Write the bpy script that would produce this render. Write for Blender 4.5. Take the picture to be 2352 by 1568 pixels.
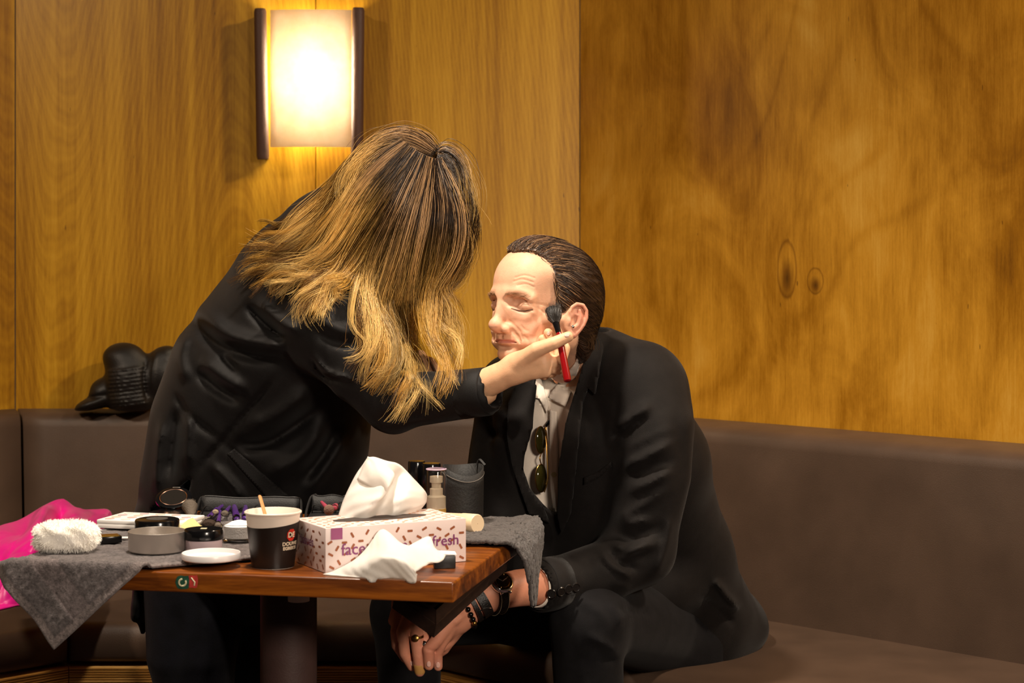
import bpy, bmesh, math, random
import numpy as np
from mathutils import Vector, Matrix, Euler
from mathutils.bvhtree import BVHTree

for o in list(bpy.data.objects): bpy.data.objects.remove(o, do_unlink=True)
SC = bpy.context.scene
COL = SC.collection
random.seed(7); RNG = np.random.default_rng(7)

# ------------------------------------------------------------------ camera
F, CX, HY, CH = 4300.0, 1176.0, 590.0, 1.20      # focal length in pixels, principal column, horizon row, camera height
cam = bpy.data.cameras.new('camera'); camo = bpy.data.objects.new('camera', cam); COL.objects.link(camo)
camo.location = (0, 0, CH); camo.rotation_euler = (math.pi/2, 0, 0)
cam.sensor_fit = 'HORIZONTAL'; cam.sensor_width = 36.0; cam.lens = F/2352*36
cam.shift_y = -(784-HY)/2352
cam.clip_start = 0.05; cam.clip_end = 50
cam.dof.use_dof = True; cam.dof.focus_distance = 3.2; cam.dof.aperture_fstop = 8.0
SC.camera = camo

# ------------------------------------------------------------------ light
w = bpy.data.worlds.new('world'); SC.world = w; w.use_nodes = True
w.node_tree.nodes['Background'].inputs[0].default_value = (1.0, 0.72, 0.50, 1)
w.node_tree.nodes['Background'].inputs[1].default_value = 0.035
vs = SC.view_settings
vs.view_transform = 'Standard'; vs.look = 'None'; vs.gamma = 1.0; vs.use_curve_mapping = False
vs.exposure = 0.0

def disk_light(name, loc, target, power, size, color, spread=math.pi):
    l = bpy.data.lights.new(name, 'AREA'); l.shape = 'DISK'; l.size = size; l.energy = power; l.color = color; l.spread = spread
    o = bpy.data.objects.new(name, l); COL.objects.link(o); o.location = loc
    o.rotation_euler = (Vector(target)-Vector(loc)).to_track_quat('-Z', 'Y').to_euler()
    return o
WARM = (1.0, 0.80, 0.60)
RD = math.radians
disk_light('ceiling_downlight', (-0.38, 2.72, 2.60), (-0.12, 3.05, 0.8), 15.5, 0.16, (1.0, 0.86, 0.70), RD(95))
disk_light('ceiling_downlight', (1.75, 2.55, 2.75), (1.55, 3.6, 1.7), 52, 0.25, WARM, RD(150))
disk_light('ceiling_downlight', (-1.95, 2.3, 2.65), (-1.2, 4.2, 0.45), 11, 0.22, WARM, RD(95))
disk_light('fill_light', (0.9, 0.2, 1.65), (0.0, 3.2, 0.45), 8, 0.40, (1.0, 0.84, 0.68), RD(65))  # added fill beside the camera, brightens hands and knees

# ------------------------------------------------------------------ helpers
def P(px, py, Y): return Vector(((px-CX)/F*Y, Y, CH-(py-HY)/F*Y))
def onz(px, py, z): return P(px, py, (CH-z)*F/(py-HY))
def s2l(c): return tuple((x/12.92 if x <= .04045 else ((x+.055)/1.055)**2.4) for x in c)
def rgb(r, g, b): return s2l((r/255, g/255, b/255))

BASE = {}
def _link(o, parent, base):
    COL.objects.link(o)
    if parent is not None:
        o.parent = parent; BASE[o.name] = BASE[parent.name]
    else:
        BASE[o.name] = Vector(base) if base is not None else Vector((0, 0, 0)); o.location = BASE[o.name]
    return o
def tag(o, label=None, cat=None, group=None, kind=None):
    if label: o['label'] = label
    if cat: o['category'] = cat
    if group: o['group'] = group
    if kind: o['kind'] = kind
    return o
def thing(name, base, label, cat, group=None):
    o = bpy.data.objects.new(name, None); o.empty_display_size = .05
    _link(o, None, base); return tag(o, label, cat, group)
def mobj(name, verts, faces, mat=None, parent=None, base=None, smooth=True, col=None, mats=None, midx=None):
    """one mesh object from world-space vertices"""
    V = np.asarray([tuple(v) for v in verts] if not isinstance(verts, np.ndarray) else verts, dtype=np.float64)
    b = BASE[parent.name] if parent is not None else (Vector(base) if base is not None else Vector((0, 0, 0)))
    V = V - np.array(tuple(b))
    me = bpy.data.meshes.new(name)
    if isinstance(faces, np.ndarray):
        n, k = faces.shape
        me.vertices.add(len(V)); me.vertices.foreach_set('co', V.astype(np.float32).ravel())
        me.loops.add(n*k); me.loops.foreach_set('vertex_index', faces.astype(np.int32).ravel())
        me.polygons.add(n); me.polygons.foreach_set('loop_start', (np.arange(n)*k).astype(np.int32))
        me.update(calc_edges=True); me.validate()
    else:
        me.from_pydata([tuple(v) for v in V], [], [tuple(f) for f in faces]); me.update()
    if smooth: me.polygons.foreach_set('use_smooth', [True]*len(me.polygons))
    if col is not None:
        a = me.color_attributes.new('Col', 'FLOAT_COLOR', 'POINT')
        c = np.ones((len(V), 4), np.float32); c[:, :3] = col; a.data.foreach_set('color', c.ravel())
    if mats:
        for m in mats: me.materials.append(m)
        if midx is not None: me.polygons.foreach_set('material_index', np.asarray(midx, np.int32))
    elif mat: me.materials.append(mat)
    o = bpy.data.objects.new(name, me)
    return _link(o, parent, base)
class MB:
    """collects shapes (world space) for ONE mesh"""
    def __init__(s): s.v = []; s.f = []
    def add(s, v, f):
        n = len(s.v); s.v += [Vector(x) for x in v]; s.f += [tuple(i+n for i in q) for q in f]; return s
    def build(s, name, mat, parent=None, base=None, smooth=True, **k):
        o = mobj(name, s.v, s.f, mat, parent, base, smooth, **k)
        if smooth: o.data.set_sharp_from_angle(angle=math.radians(42))
        return o

def box_vf(cx, cy, cz, sx, sy, sz, rot=None, bev=0.0, seg=2):
    bm = bmesh.new(); bmesh.ops.create_cube(bm, size=1)
    bmesh.ops.scale(bm, vec=(sx, sy, sz), verts=bm.verts)
    if bev > 0: bmesh.ops.bevel(bm, geom=list(bm.edges), offset=bev, segments=seg, affect='EDGES', profile=.5)
    M = Matrix.Translation((cx, cy, cz))
    if rot is not None: M = M @ (rot.to_4x4() if isinstance(rot, Matrix) else Euler(rot).to_matrix().to_4x4())
    bm.verts.ensure_lookup_table(); bm.verts.index_update()
    v = [M @ x.co for x in bm.verts]; f = [[y.index for y in q.verts] for q in bm.faces]; bm.free(); return v, f
def lathe_vf(prof, M=None, seg=40, capb=True, capt=True):
    """prof: (r, z) from bottom to top, M places it in the world"""
    v = []; f = []
    for r, z in prof:
        for i in range(seg):
            a = 2*math.pi*i/seg; v.append(Vector((r*math.cos(a), r*math.sin(a), z)))
    for j in range(len(prof)-1):
        for i in range(seg):
            i2 = (i+1) % seg; f.append((j*seg+i, j*seg+i2, (j+1)*seg+i2, (j+1)*seg+i))
    if capb: f.append(tuple(range(seg))[::-1])
    if capt: f.append(tuple((len(prof)-1)*seg+i for i in range(seg)))
    if M is not None: v = [M @ x for x in v]
    return v, f
def at(p, rx=0, ry=0, rz=0): return Matrix.Translation(Vector(p)) @ Euler((rx, ry, rz)).to_matrix().to_4x4()
def along(a, b):
    a = Vector(a); b = Vector(b); return Matrix.Translation(a) @ (b-a).to_track_quat('Z', 'Y').to_matrix().to_4x4()
def tube_vf(pts, rad, seg=8, caps=True, flat=1.0, up=None):
    pts = [Vector(p) for p in pts]; n = len(pts)
    rad = rad if hasattr(rad, '__len__') else [rad]*n
    v = []; f = []; prev = None
    for i, p in enumerate(pts):
        t = (pts[min(i+1, n-1)]-pts[max(i-1, 0)]).normalized()
        if prev is None:
            a = Vector(up) if up is not None else (Vector((0, 0, 1)) if abs(t.z) < .9 else Vector((1, 0, 0)))
        else: a = prev
        a = (a - t*a.dot(t)).normalized(); b = t.cross(a); prev = a
        for k in range(seg):
            an = 2*math.pi*k/seg; v.append(p + a*(math.cos(an)*rad[i]*flat) + b*(math.sin(an)*rad[i]))
    for j in range(n-1):
        for k in range(seg):
            k2 = (k+1) % seg; f.append((j*seg+k, j*seg+k2, (j+1)*seg+k2, (j+1)*seg+k))
    if caps: f.append(tuple(range(seg))[::-1]); f.append(tuple((n-1)*seg+k for k in range(seg)))
    return v, f
def spline(pts, n):
    """Catmull-Rom through points (any dimension) -> n samples"""
    Q = np.array([tuple(p) for p in pts], float); m = len(Q)
    if m == 2: return [Q[0]+(Q[1]-Q[0])*t for t in np.linspace(0, 1, n)]
    E = np.vstack([2*Q[0]-Q[1], Q, 2*Q[-1]-Q[-2]]); out = []
    for u in np.linspace(0, m-1-1e-6, n):
        i = int(u); t = u-i; a, b, c, d = E[i:i+4]
        out.append(.5*((2*b)+(-a+c)*t+(2*a-5*b+4*c-d)*t*t+(-a+3*b-3*c+d)*t**3))
    return out
def prism_vf(poly, axis_pt, h):
    """poly: list of Vectors (planar), extruded by vector h"""
    n = len(poly); h = Vector(h); v = [Vector(p) for p in poly]+[Vector(p)+h for p in poly]
    f = [tuple(range(n))[::-1], tuple(range(n, 2*n))]+[(i, (i+1) % n, n+(i+1) % n, n+i) for i in range(n)]
    return v, f
def grid_faces(nu, nv, closed=False):
    f = []
    for i in range(nu-1):
        for j in range(nv-1 if not closed else nv):
            j2 = (j+1) % nv; f.append((i*nv+j, i*nv+j2, (i+1)*nv+j2, (i+1)*nv+j))
    return f
def add_mod_solid(o, t, off=-1):
    m = o.modifiers.new('solid', 'SOLIDIFY'); m.thickness = t; m.offset = off; return m

# ------------------------------------------------------------------ materials
def nodes_of(name):
    m = bpy.data.materials.new(name); m.use_nodes = True; nt = m.node_tree
    return m, nt, nt.nodes['Principled BSDF']
def mat(name, col, rough=.5, metal=0, spec=.5, coat=0, bump=0, bscale=200, var=0, vscale=30, sheen=0, trans=0, ior=1.45, alpha=1, stretch=(1, 1, 1), sss=0):
    m, nt, b = nodes_of(name)
    b.inputs['Base Color'].default_value = (*col, 1); b.inputs['Roughness'].default_value = rough; b.inputs['Metallic'].default_value = metal
    b.inputs['Specular IOR Level'].default_value = spec; b.inputs['Coat Weight'].default_value = coat; b.inputs['IOR'].default_value = ior
    b.inputs['Transmission Weight'].default_value = trans; b.inputs['Alpha'].default_value = alpha
    if sheen: b.inputs['Sheen Weight'].default_value = sheen; b.inputs['Sheen Roughness'].default_value = .4
    if sss: b.inputs['Subsurface Weight'].default_value = sss; b.inputs['Subsurface Radius'].default_value = (.02, .008, .004); b.inputs['Subsurface Scale'].default_value = .25
    if bump or var:
        tc = nt.nodes.new('ShaderNodeTexCoord'); mp = nt.nodes.new('ShaderNodeMapping'); mp.inputs['Scale'].default_value = stretch
        nt.links.new(tc.outputs['Object'], mp.inputs[0])
    if var:
        n = nt.nodes.new('ShaderNodeTexNoise'); n.inputs['Scale'].default_value = vscale; n.inputs['Detail'].default_value = 5; nt.links.new(mp.outputs[0], n.inputs['Vector'])
        r = nt.nodes.new('ShaderNodeValToRGB'); r.color_ramp.elements[0].position = .3; r.color_ramp.elements[1].position = .7
        r.color_ramp.elements[0].color = (*[max(0, c*(1-var)) for c in col], 1); r.color_ramp.elements[1].color = (*[c*(1+var) for c in col], 1)
        nt.links.new(n.outputs[0], r.inputs[0]); nt.links.new(r.outputs[0], b.inputs['Base Color'])
    if bump:
        n = nt.nodes.new('ShaderNodeTexNoise'); n.inputs['Scale'].default_value = bscale; n.inputs['Detail'].default_value = 4; nt.links.new(mp.outputs[0], n.inputs['Vector'])
        bp = nt.nodes.new('ShaderNodeBump'); bp.inputs['Strength'].default_value = bump; bp.inputs['Distance'].default_value = .002
        nt.links.new(n.outputs[0], bp.inputs['Height']); nt.links.new(bp.outputs[0], b.inputs['Normal'])
    return m
def vcol_mat(name, rough=.5, spec=.5, sss=0, bump=0, bscale=400, sheen=0, var=0, vscale=60):
    """base colour from the painted pigment attribute Col"""
    m, nt, b = nodes_of(name)
    a = nt.nodes.new('ShaderNodeVertexColor'); a.layer_name = 'Col'
    src = a.outputs[0]
    tc = nt.nodes.new('ShaderNodeTexCoord')
    if var:
        n = nt.nodes.new('ShaderNodeTexNoise'); n.inputs['Scale'].default_value = vscale; n.inputs['Detail'].default_value = 6; nt.links.new(tc.outputs['Object'], n.inputs['Vector'])
        r = nt.nodes.new('ShaderNodeMapRange'); r.inputs[1].default_value = .3; r.inputs[2].default_value = .7; r.inputs[3].default_value = 1-var; r.inputs[4].default_value = 1+var
        nt.links.new(n.outputs[0], r.inputs[0])
        mx = nt.nodes.new('ShaderNodeVectorMath'); mx.operation = 'SCALE'; nt.links.new(src, mx.inputs[0]); nt.links.new(r.outputs[0], mx.inputs['Scale']); src = mx.outputs[0]
    nt.links.new(src, b.inputs['Base Color'])
    b.inputs['Roughness'].default_value = rough; b.inputs['Specular IOR Level'].default_value = spec
    if sss: b.inputs['Subsurface Weight'].default_value = sss; b.inputs['Subsurface Radius'].default_value = (.02, .008, .004); b.inputs['Subsurface Scale'].default_value = .25
    if sheen: b.inputs['Sheen Weight'].default_value = sheen
    if bump:
        n = nt.nodes.new('ShaderNodeTexNoise'); n.inputs['Scale'].default_value = bscale; n.inputs['Detail'].default_value = 4; nt.links.new(tc.outputs['Object'], n.inputs['Vector'])
        bp = nt.nodes.new('ShaderNodeBump'); bp.inputs['Strength'].default_value = bump; bp.inputs['Distance'].default_value = .001
        nt.links.new(n.outputs[0], bp.inputs['Height']); nt.links.new(bp.outputs[0], b.inputs['Normal'])
    return m
def emit(name, col, strength):
    m, nt, b = nodes_of(name)
    b.inputs['Base Color'].default_value = (*col, 1); b.inputs['Emission Color'].default_value = (*col, 1); b.inputs['Emission Strength'].default_value = strength
    return m

class NT:
    """small node-graph helper"""
    def __init__(s, m): s.nt = m.node_tree; s.b = s.nt.nodes['Principled BSDF']
    def n(s, t, **k):
        x = s.nt.nodes.new(t)
        for a, v in k.items(): setattr(x, a, v)
        return x
    def l(s, a, b): s.nt.links.new(a, b)
    def math(s, op, a, b=None, c=None):
        x = s.n('ShaderNodeMath', operation=op)
        for i, q in enumerate((a, b, c)):
            if q is None: continue
            if isinstance(q, (int, float)): x.inputs[i].default_value = q
            else: s.l(q, x.inputs[i])
        return x.outputs[0]
    def noise(s, vec, scale, detail=4, rough=.5, dist=0):
        x = s.n('ShaderNodeTexNoise'); x.inputs['Scale'].default_value = scale; x.inputs['Detail'].default_value = detail
        x.inputs['Roughness'].default_value = rough; x.inputs['Distortion'].default_value = dist; s.l(vec, x.inputs['Vector']); return x.outputs[0]
    def ramp(s, v, stops, interp='LINEAR'):
        x = s.n('ShaderNodeValToRGB'); cr = x.color_ramp; cr.interpolation = interp
        while len(cr.elements) < len(stops): cr.elements.new(.5)
        for e, (p, c) in zip(cr.elements, stops): e.position = p; e.color = (*c, 1)
        s.l(v, x.inputs[0]); return x.outputs[0]
    def mix(s, fac, a, b, mode='MIX'):
        x = s.n('ShaderNodeMix', data_type='RGBA', blend_type=mode)
        for i, q in ((0, fac), (6, a), (7, b)):
            if isinstance(q, (int, float)): x.inputs[i].default_value = q
            elif isinstance(q, tuple): x.inputs[i].default_value = (*q, 1)
            else: s.l(q, x.inputs[i])
        return x.outputs[2]
    def mapping(s, vec, scale=(1, 1, 1), loc=(0, 0, 0), rot=(0, 0, 0)):
        x = s.n('ShaderNodeMapping'); x.inputs['Scale'].default_value = scale; x.inputs['Location'].default_value = loc; x.inputs['Rotation'].default_value = rot
        s.l(vec, x.inputs[0]); return x.outputs[0]
    def obj(s): return s.n('ShaderNodeTexCoord').outputs['Object']
    def xyz(s, vec):
        x = s.n('ShaderNodeSeparateXYZ'); s.l(vec, x.inputs[0]); return x.outputs
    def comb(s, x, y, z):
        q = s.n('ShaderNodeCombineXYZ')
        for i, v in enumerate((x, y, z)):
            if isinstance(v, (int, float)): q.inputs[i].default_value = v
            else: s.l(v, q.inputs[i])
        return q.outputs[0]
    def bump(s, h, strength=.3, dist=.002):
        x = s.n('ShaderNodeBump'); x.inputs['Strength'].default_value = strength; x.inputs['Distance'].default_value = dist
        s.l(h, x.inputs['Height']); s.l(x.outputs[0], s.b.inputs['Normal'])
# ================================================================== setting
def wood_wall(name, seed, rotary=False, knots=(), fx0=.26, ffreq=7.4, famp=1.0, fslope=0.0):
    """varnished plywood: panel-local x runs across, z up"""
    m, nt, b = nodes_of(name); g = NT(m); o = g.obj()
    v = g.mapping(o, loc=(seed*3.1, 0, seed*1.7))
    x, y, z = g.xyz(v)
    fleck = g.math('ADD', g.math('MULTIPLY', g.noise(g.mapping(v, scale=(210, 210, 12)), 1.0, 3, .6), .6), g.math('MULTIPLY', g.noise(g.mapping(v, scale=(620, 620, 110)), 1.0, 3, .7), .4))
    if not rotary:
        warp = g.noise(g.mapping(v, scale=(4.5, 4.5, .8)), 1.0, 3, .5)
        ox, oy, oz = g.xyz(o)
        # cathedral figure: long nested arcs, straight grain on the flanks
        fig = g.math('MULTIPLY', g.math('COSINE', g.math('MULTIPLY', g.math('ADD', ox, fx0), ffreq)), famp)
        lev = g.math('ADD', g.math('ADD', oz, fig), g.math('ADD', g.math('MULTIPLY', warp, .55), g.math('MULTIPLY', ox, fslope)))
        rings = g.math('SINE', g.math('MULTIPLY', lev, 2*math.pi/.085))
        rings2 = g.math('SINE', g.math('MULTIPLY', lev, 2*math.pi/.031))
        streak = g.noise(g.mapping(v, scale=(60, 60, .9)), 1.0, 4, .6)
        streak2 = g.noise(g.mapping(v, scale=(7, 7, .5)), 1.0, 3, .5)
        t = g.math('ADD', g.math('ADD', g.math('MULTIPLY', rings, .020), g.math('MULTIPLY', rings2, .012)), g.math('ADD', g.math('MULTIPLY', streak, .30), g.math('ADD', g.math('MULTIPLY', streak2, .44), g.math('MULTIPLY', fleck, .26))))
        colr = g.ramp(t, [(.28, rgb(98, 60, 4)), (.43, rgb(152, 105, 12)), (.56, rgb(186, 138, 28)), (.72, rgb(212, 166, 54))])
    else:
        d = g.noise(g.mapping(v, scale=(1.6, 1.6, 1.1)), 1.0, 4, .55, .6)
        cl = g.noise(g.mapping(v, scale=(5.0, 5.0, 2.6)), 1.0, 5, .6, 1.2)
        streak = g.noise(g.mapping(v, scale=(30, 30, 2.2)), 1.0, 4, .6)
        lev = g.noise(g.mapping(v, scale=(1.5, 1.5, .75)), 1.0, 2, .5, .3)
        rings = g.math('SINE', g.math('MULTIPLY', lev, 46.0))
        thin = g.math('POWER', g.math('MAXIMUM', rings, 0.0), 6.0)
        t = g.math('ADD', g.math('MULTIPLY', d, .40), g.math('ADD', g.math('MULTIPLY', cl, .34), g.math('ADD', g.math('MULTIPLY', streak, .14), g.math('MULTIPLY', fleck, .22))))
        t = g.math('SUBTRACT', t, g.math('MULTIPLY', thin, .034))
        colr = g.ramp(t, [(.34, rgb(102, 60, 4)), (.46, rgb(162, 108, 16)), (.57, rgb(206, 148, 42)), (.70, rgb(232, 182, 80))])
    ov = g.xyz(o)
    for (kx, kz, kr, asp) in knots:
        def rad_(oz_, rr_):
            dx = g.math('SUBTRACT', ov[0], kx); dz = g.math('MULTIPLY', g.math('SUBTRACT', ov[2], kz+oz_), 1/asp)
            return g.math('DIVIDE', g.math('SQRT', g.math('ADD', g.math('MULTIPLY', dx, dx), g.math('MULTIPLY', dz, dz))), rr_)
        rr_ = g.math('ADD', rad_(0, kr), g.math('MULTIPLY', g.math('SUBTRACT', cl if rotary else warp, .5), .6))
        ring = g.ramp(rr_, [(0, (1, 1, 1)), (.78, (1, 1, 1)), (.90, (.58, .52, .44)), (1.0, (1, 1, 1))])
        blob = g.ramp(g.math('ADD', rad_(-.30*kr*asp, kr*.72), g.math('MULTIPLY', g.math('SUBTRACT', streak, .5), .7)), [(0, (.22, .18, .13)), (.35, (.42, .36, .28)), (1.0, (1, 1, 1))])
        colr = g.mix(1.0, g.mix(1.0, colr, ring, 'MULTIPLY'), blob, 'MULTIPLY')
    pits = g.math('GREATER_THAN', g.noise(g.mapping(v, scale=(110, 110, 24)), 1.0, 1, .4), .785)
    colr = g.mix(g.math('MULTIPLY', pits, .7), colr, rgb(60, 26, 5))
    g.l(colr, b.inputs['Base Color']); b.inputs['Roughness'].default_value = .38; b.inputs['Specular IOR Level'].default_value = .35
    g.bump(fleck, .12, .0006)
    return m
M_dark_gap = mat('dark_gap', rgb(50, 28, 6), .9)

def wall(name, a, b_, splits, mats, z0=0.0, z1=2.75, gap=.0016, thick=.018):
    """vertical panelled wall from plan point a to b_ (room side on the right of a->b_); each panel is its own piece"""
    a = Vector((*a, 0)); b_ = Vector((*b_, 0)); d = (b_-a); L = d.length; d.normalize(); nrm = Vector((d.y, -d.x, 0))
    back = MB(); q = a-nrm*.03
    v, f = box_vf(L/2, 0, (z0+z1)/2, L, .03, z1-z0)
    R = Matrix((( d.x, nrm.x*-1, 0), (d.y, nrm.y*-1, 0), (0, 0, 1)))
    back.add([a+R@x - nrm*.035 for x in v], f)
    wo = back.build(name, M_dark_gap, smooth=False); tag(wo, kind='structure')
    edges = [0]+list(splits)+[L]
    for i in range(len(edges)-1):
        l0 = edges[i]+gap/2; l1 = edges[i+1]-gap/2; cxl = (l0+l1)/2
        v, f = box_vf(0, 0, (z0+z1)/2, l1-l0, thick, z1-z0, bev=.0012, seg=1)
        me = bpy.data.meshes.new('wood_panel'); me.from_pydata([tuple(x) for x in v], [], f); me.materials.append(mats[i])
        po = bpy.data.objects.new('wood_panel', me); COL.objects.link(po); po.parent = wo
        po.matrix_local = Matrix.Translation(a+d*cxl-nrm*thick/2) @ R.to_4x4(); BASE[po.name] = Vector((0, 0, 0))
    return wo, a, d, nrm
C45 = math.sqrt(.5)
WYM = 4.70                                    # back wall plane
WLX, WRX = -1.247, (4.87-4.70)                # wall corners
mA = wood_wall('golden_plywood_flat_cut', 1.0); mB = wood_wall('golden_plywood_straight', 2.3, fx0=-.5, ffreq=3.0, famp=.8, fslope=6.0)
mL = wood_wall('golden_plywood_side', 7.7, fx0=.9, ffreq=3.1, famp=.5)
seam = (725-CX)/F*WYM - WLX
wall('wall_back', (WLX, WYM), (WRX, WYM), [seam], [mA, mB])
# right wall comes towards the camera at 45 degrees
def rknot(px, py):
    s = (px-CX)/F; Y = 4.87/(1+s); X = Y*s; return ((X-WRX)*math.sqrt(2), CH-(py-HY)/F*Y)
Lr = 2.3; cxr = Lr/2
k1 = rknot(1808, 618); k2 = rknot(1873, 645)
mR = wood_wall('golden_plywood_rotary', 5.2, True, [(k1[0]-cxr, k1[1], .030, 2.4), (k2[0]-cxr, k2[1], .024, 1.35)])
wall('wall_right', (WRX, WYM), (WRX+Lr*C45, WYM-Lr*C45), [], [mR])
wall('wall_left', (WLX-2.2*C45, WYM-2.2*C45), (WLX, WYM), [], [mL])
# floor
fl = MB(); fl.add(*box_vf(0, 2.2, -.02, 7, 6.4, .04))
M_floor = mat('dark_carpet', rgb(44, 26, 30), .95, var=.35, vscale=90, bump=.4, bscale=400)
tag(fl.build('floor', M_floor, smooth=False), kind='structure')

# ------------------------------------------------------------------ banquette
M_leath = mat('brown_grey_leather', rgb(80, 63, 51), .44, spec=.4, var=.14, vscale=9, bump=.25, bscale=700)
M_fascia, nt, b = nodes_of('ribbed_pine'); g = NT(M_fascia); o_ = g.obj()
st = g.noise(g.mapping(o_, scale=(3, 3, 160)), 1.0, 3, .6)
g.l(g.ramp(st, [(.3, rgb(104, 66, 24)), (.5, rgb(178, 126, 56)), (.7, rgb(214, 166, 92))]), b.inputs['Base Color']); b.inputs['Roughness'].default_value = .5
M_toe = mat('shaded_toe_kick', rgb(26, 17, 17), .9)  # shade of the recess under the bench is put into this colour

# plan lines of the three sides: (offset from wall line) intersections
def corner_pts(off, rc=4.79):
    """plan points of the bench polyline at distance off in front of the wall planes"""
    # mid: Y = WYM-off ; right: X+Y = 4.79-off*sqrt2 ; left: Y-X = (WYM-WLX)-off*sqrt2
    y = WYM-off; r = rc-off*math.sqrt(2); l = (WYM-WLX)-off*math.sqrt(2)
    cr = Vector((r-y, y, 0)); cl = Vector((y-l, y, 0))
    er = cr+Vector((C45, -C45, 0))*2.6; el = cl+Vector((-C45, -C45, 0))*2.4
    return el, cl, cr, er
def sweep(name, prof, side, mat_, parent, gap=.004, smooth=True, rcb=4.79):
    """prof: list of (offset, z) closed loop; side 0 left, 1 mid, 2 right; mitred ends"""
    v = []; n = len(prof)
    RC = lambda o: rcb if o < .02 else 4.79
    a = [corner_pts(o, RC(o))[side] for o, z in prof]; b2 = [corner_pts(o, RC(o))[side+1] for o, z in prof]
    N = 24
    for k in range(N+1):
        t = k/N
        for (o, z), p, q in zip(prof, a, b2):
            dd = (q-p).normalized(); p2 = p+dd*gap; q2 = q-dd*gap
            w_ = p2.lerp(q2, t); v.append(Vector((w_.x, w_.y, z)))
    f = grid_faces(N+1, n, True); f = [q[::-1] for q in f]
    f.append(tuple(range(n))); f.append(tuple(N*n+i for i in range(n))[::-1])
    return mobj(name, v, f, mat_, parent, smooth=smooth)
def rr(prof, r, seg=4):
    """round the corners of a closed profile (radius per corner)"""
    out = []; n = len(prof)
    for i, p in enumerate(prof):
        p = Vector((*p, 0)); a = Vector((*prof[i-1], 0)); c = Vector((*prof[(i+1) % n], 0)); ri = r[i]
        if ri <= 0: out.append((p.x, p.y)); continue
        u = (a-p).normalized(); w_ = (c-p).normalized()
        for k in range(seg+1):
            t = k/seg; s = p+u*ri*(1-t)**2+w_*ri*t**2; out.append((s.x, s.y))
    return out
bq = thing('banquette', (0, 4.4, 0), 'brown leather banquette bench along the panelled wall, wooden base', 'bench')
seatp = rr([(.12, .345), (.752, .345), (.760, .385), (.748, .428), (.12, .418)], [.005, .015, .0, .026, .005])
backp = rr([(.012, .33), (.155, .33), (.152, .42), (.108, .815), (.012, .822)], [.004, .004, .0, .032, .01])
for s in range(3):
    sweep('seat_cushion', seatp, s, M_leath, bq); sweep('backrest_cushion', backp, s, M_leath, bq, rcb=4.87 if s == 2 else 4.79)
    # ribbed fascia board
    rib = [(.02, .292), (.752, .292)]
    nz = 9
    for k in range(nz):
        z = .288+(.336-.288)*k/nz; dz = .048/nz; rib += [(.757, z+dz*.2), (.757, z+dz*.7), (.753, z+dz*.85)]
    rib += [(.752, .336), (.02, .336)]
    sweep('fascia_board', rib, s, M_fascia, bq, gap=.001, smooth=False)
    sweep('plinth', [(.02, .0), (.66, .0), (.66, .291), (.02, .291)], s, M_toe, bq, gap=.0, smooth=False)

# ------------------------------------------------------------------ wall lamp
lb = P(713, 190, WYM)
lamp = thing('wall_lamp', (lb.x, WYM, lb.z), 'lit frosted glass wall sconce between two brown rods above the woman', 'lamp')
M_rod = mat('brown_leather_wrap', rgb(74, 48, 36), .55, bump=.5, bscale=300)
M_plate = mat('lamp_backplate', rgb(220, 200, 170), .6)
m_sh, nt, b = nodes_of('parchment_glass'); g = NT(m_sh)
tr = g.n('ShaderNodeBsdfTranslucent'); df = g.n('ShaderNodeBsdfDiffuse'); mx = g.n('ShaderNodeMixShader'); mx.inputs[0].default_value = .25
nz_ = g.noise(g.obj(), 18, 5, .6); cc = g.ramp(nz_, [(.3, (.88, .80, .66)), (.7, (.98, .94, .86))])
g.l(cc, tr.inputs[0]); g.l(cc, df.inputs[0]); g.l(tr.outputs[0], mx.inputs[1]); g.l(df.outputs[0], mx.inputs[2]); g.l(mx.outputs[0], nt.nodes['Material Output'].inputs[0])
LY = WYM-.115                                            # shade plane
a_, b__ = P(620, 22, LY), P(806, 337, LY)
sv = []; nU, nV = 13, 3
for j in range(nV):
    for i in range(nU):
        t = i/(nU-1); sv.append((a_.x+(b__.x-a_.x)*t, LY+.012*(2*t-1)**2, a_.z+(b__.z-a_.z)*j/(nV-1)))
so = mobj('glass_shade', sv, grid_faces(nV, nU), m_sh, lamp); add_mod_solid(so, .004, 0)
M_tube = emit('lamp_tube', (1.0, .86, .62), 170.0)
tx = (a_.x+b__.x)/2+.003; tb = MB(); tb.add(*lathe_vf([(.004, -.115), (.012, -.11), (.012, .11), (.004, .115)], at((tx, WYM-.058, (a_.z+b__.z)/2)), 16))
tb.build('fluorescent_tube', M_tube, lamp)
pl = MB(); pl.add(*box_vf(tx, WYM-.004, (a_.z+b__.z)/2, .06, .008, .26, bev=.002)); pl.build('back_plate', M_plate, lamp, smooth=False)
for (xa, ya, xb, yb, xc, yc, xd, yd, Yr_) in ((583, 20, 612, 20, 590, 366, 618, 366, WYM-.075), (808, 18, 838, 18, 806, 364, 834, 364, WYM-.075)):
    top = P((xa+xb)/2, ya, Yr_); bot = P((xc+xd)/2, yc, Yr_)
    sp = MB(); mid_ = (top+bot)/2; sp.add(*box_vf(mid_.x, (Yr_+WYM)/2+.004, mid_.z, .010, WYM-Yr_-.012, (top-bot).length*.98, rot=(0, math.atan2(top.x-bot.x, top.z-bot.z), 0))); sp.build('side_baffle', M_rod, lamp, smooth=False)  # added behind each rod to block the tube's sideways light
    r = MB(); r.add(*tube_vf([bot, bot+(top-bot)*.02, bot+(top-bot)*.98, top], [.013, .0155, .0155, .013], 20)); ro = r.build('side_rod', M_rod, lamp)
    for t in (.15, .85):
        ar = MB(); c_ = bot.lerp(top, t); ar.add(*tube_vf([c_, (c_.x, WYM, c_.z)], .006, 8)); ar.build('rod_bracket', M_rod, ro)
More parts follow.
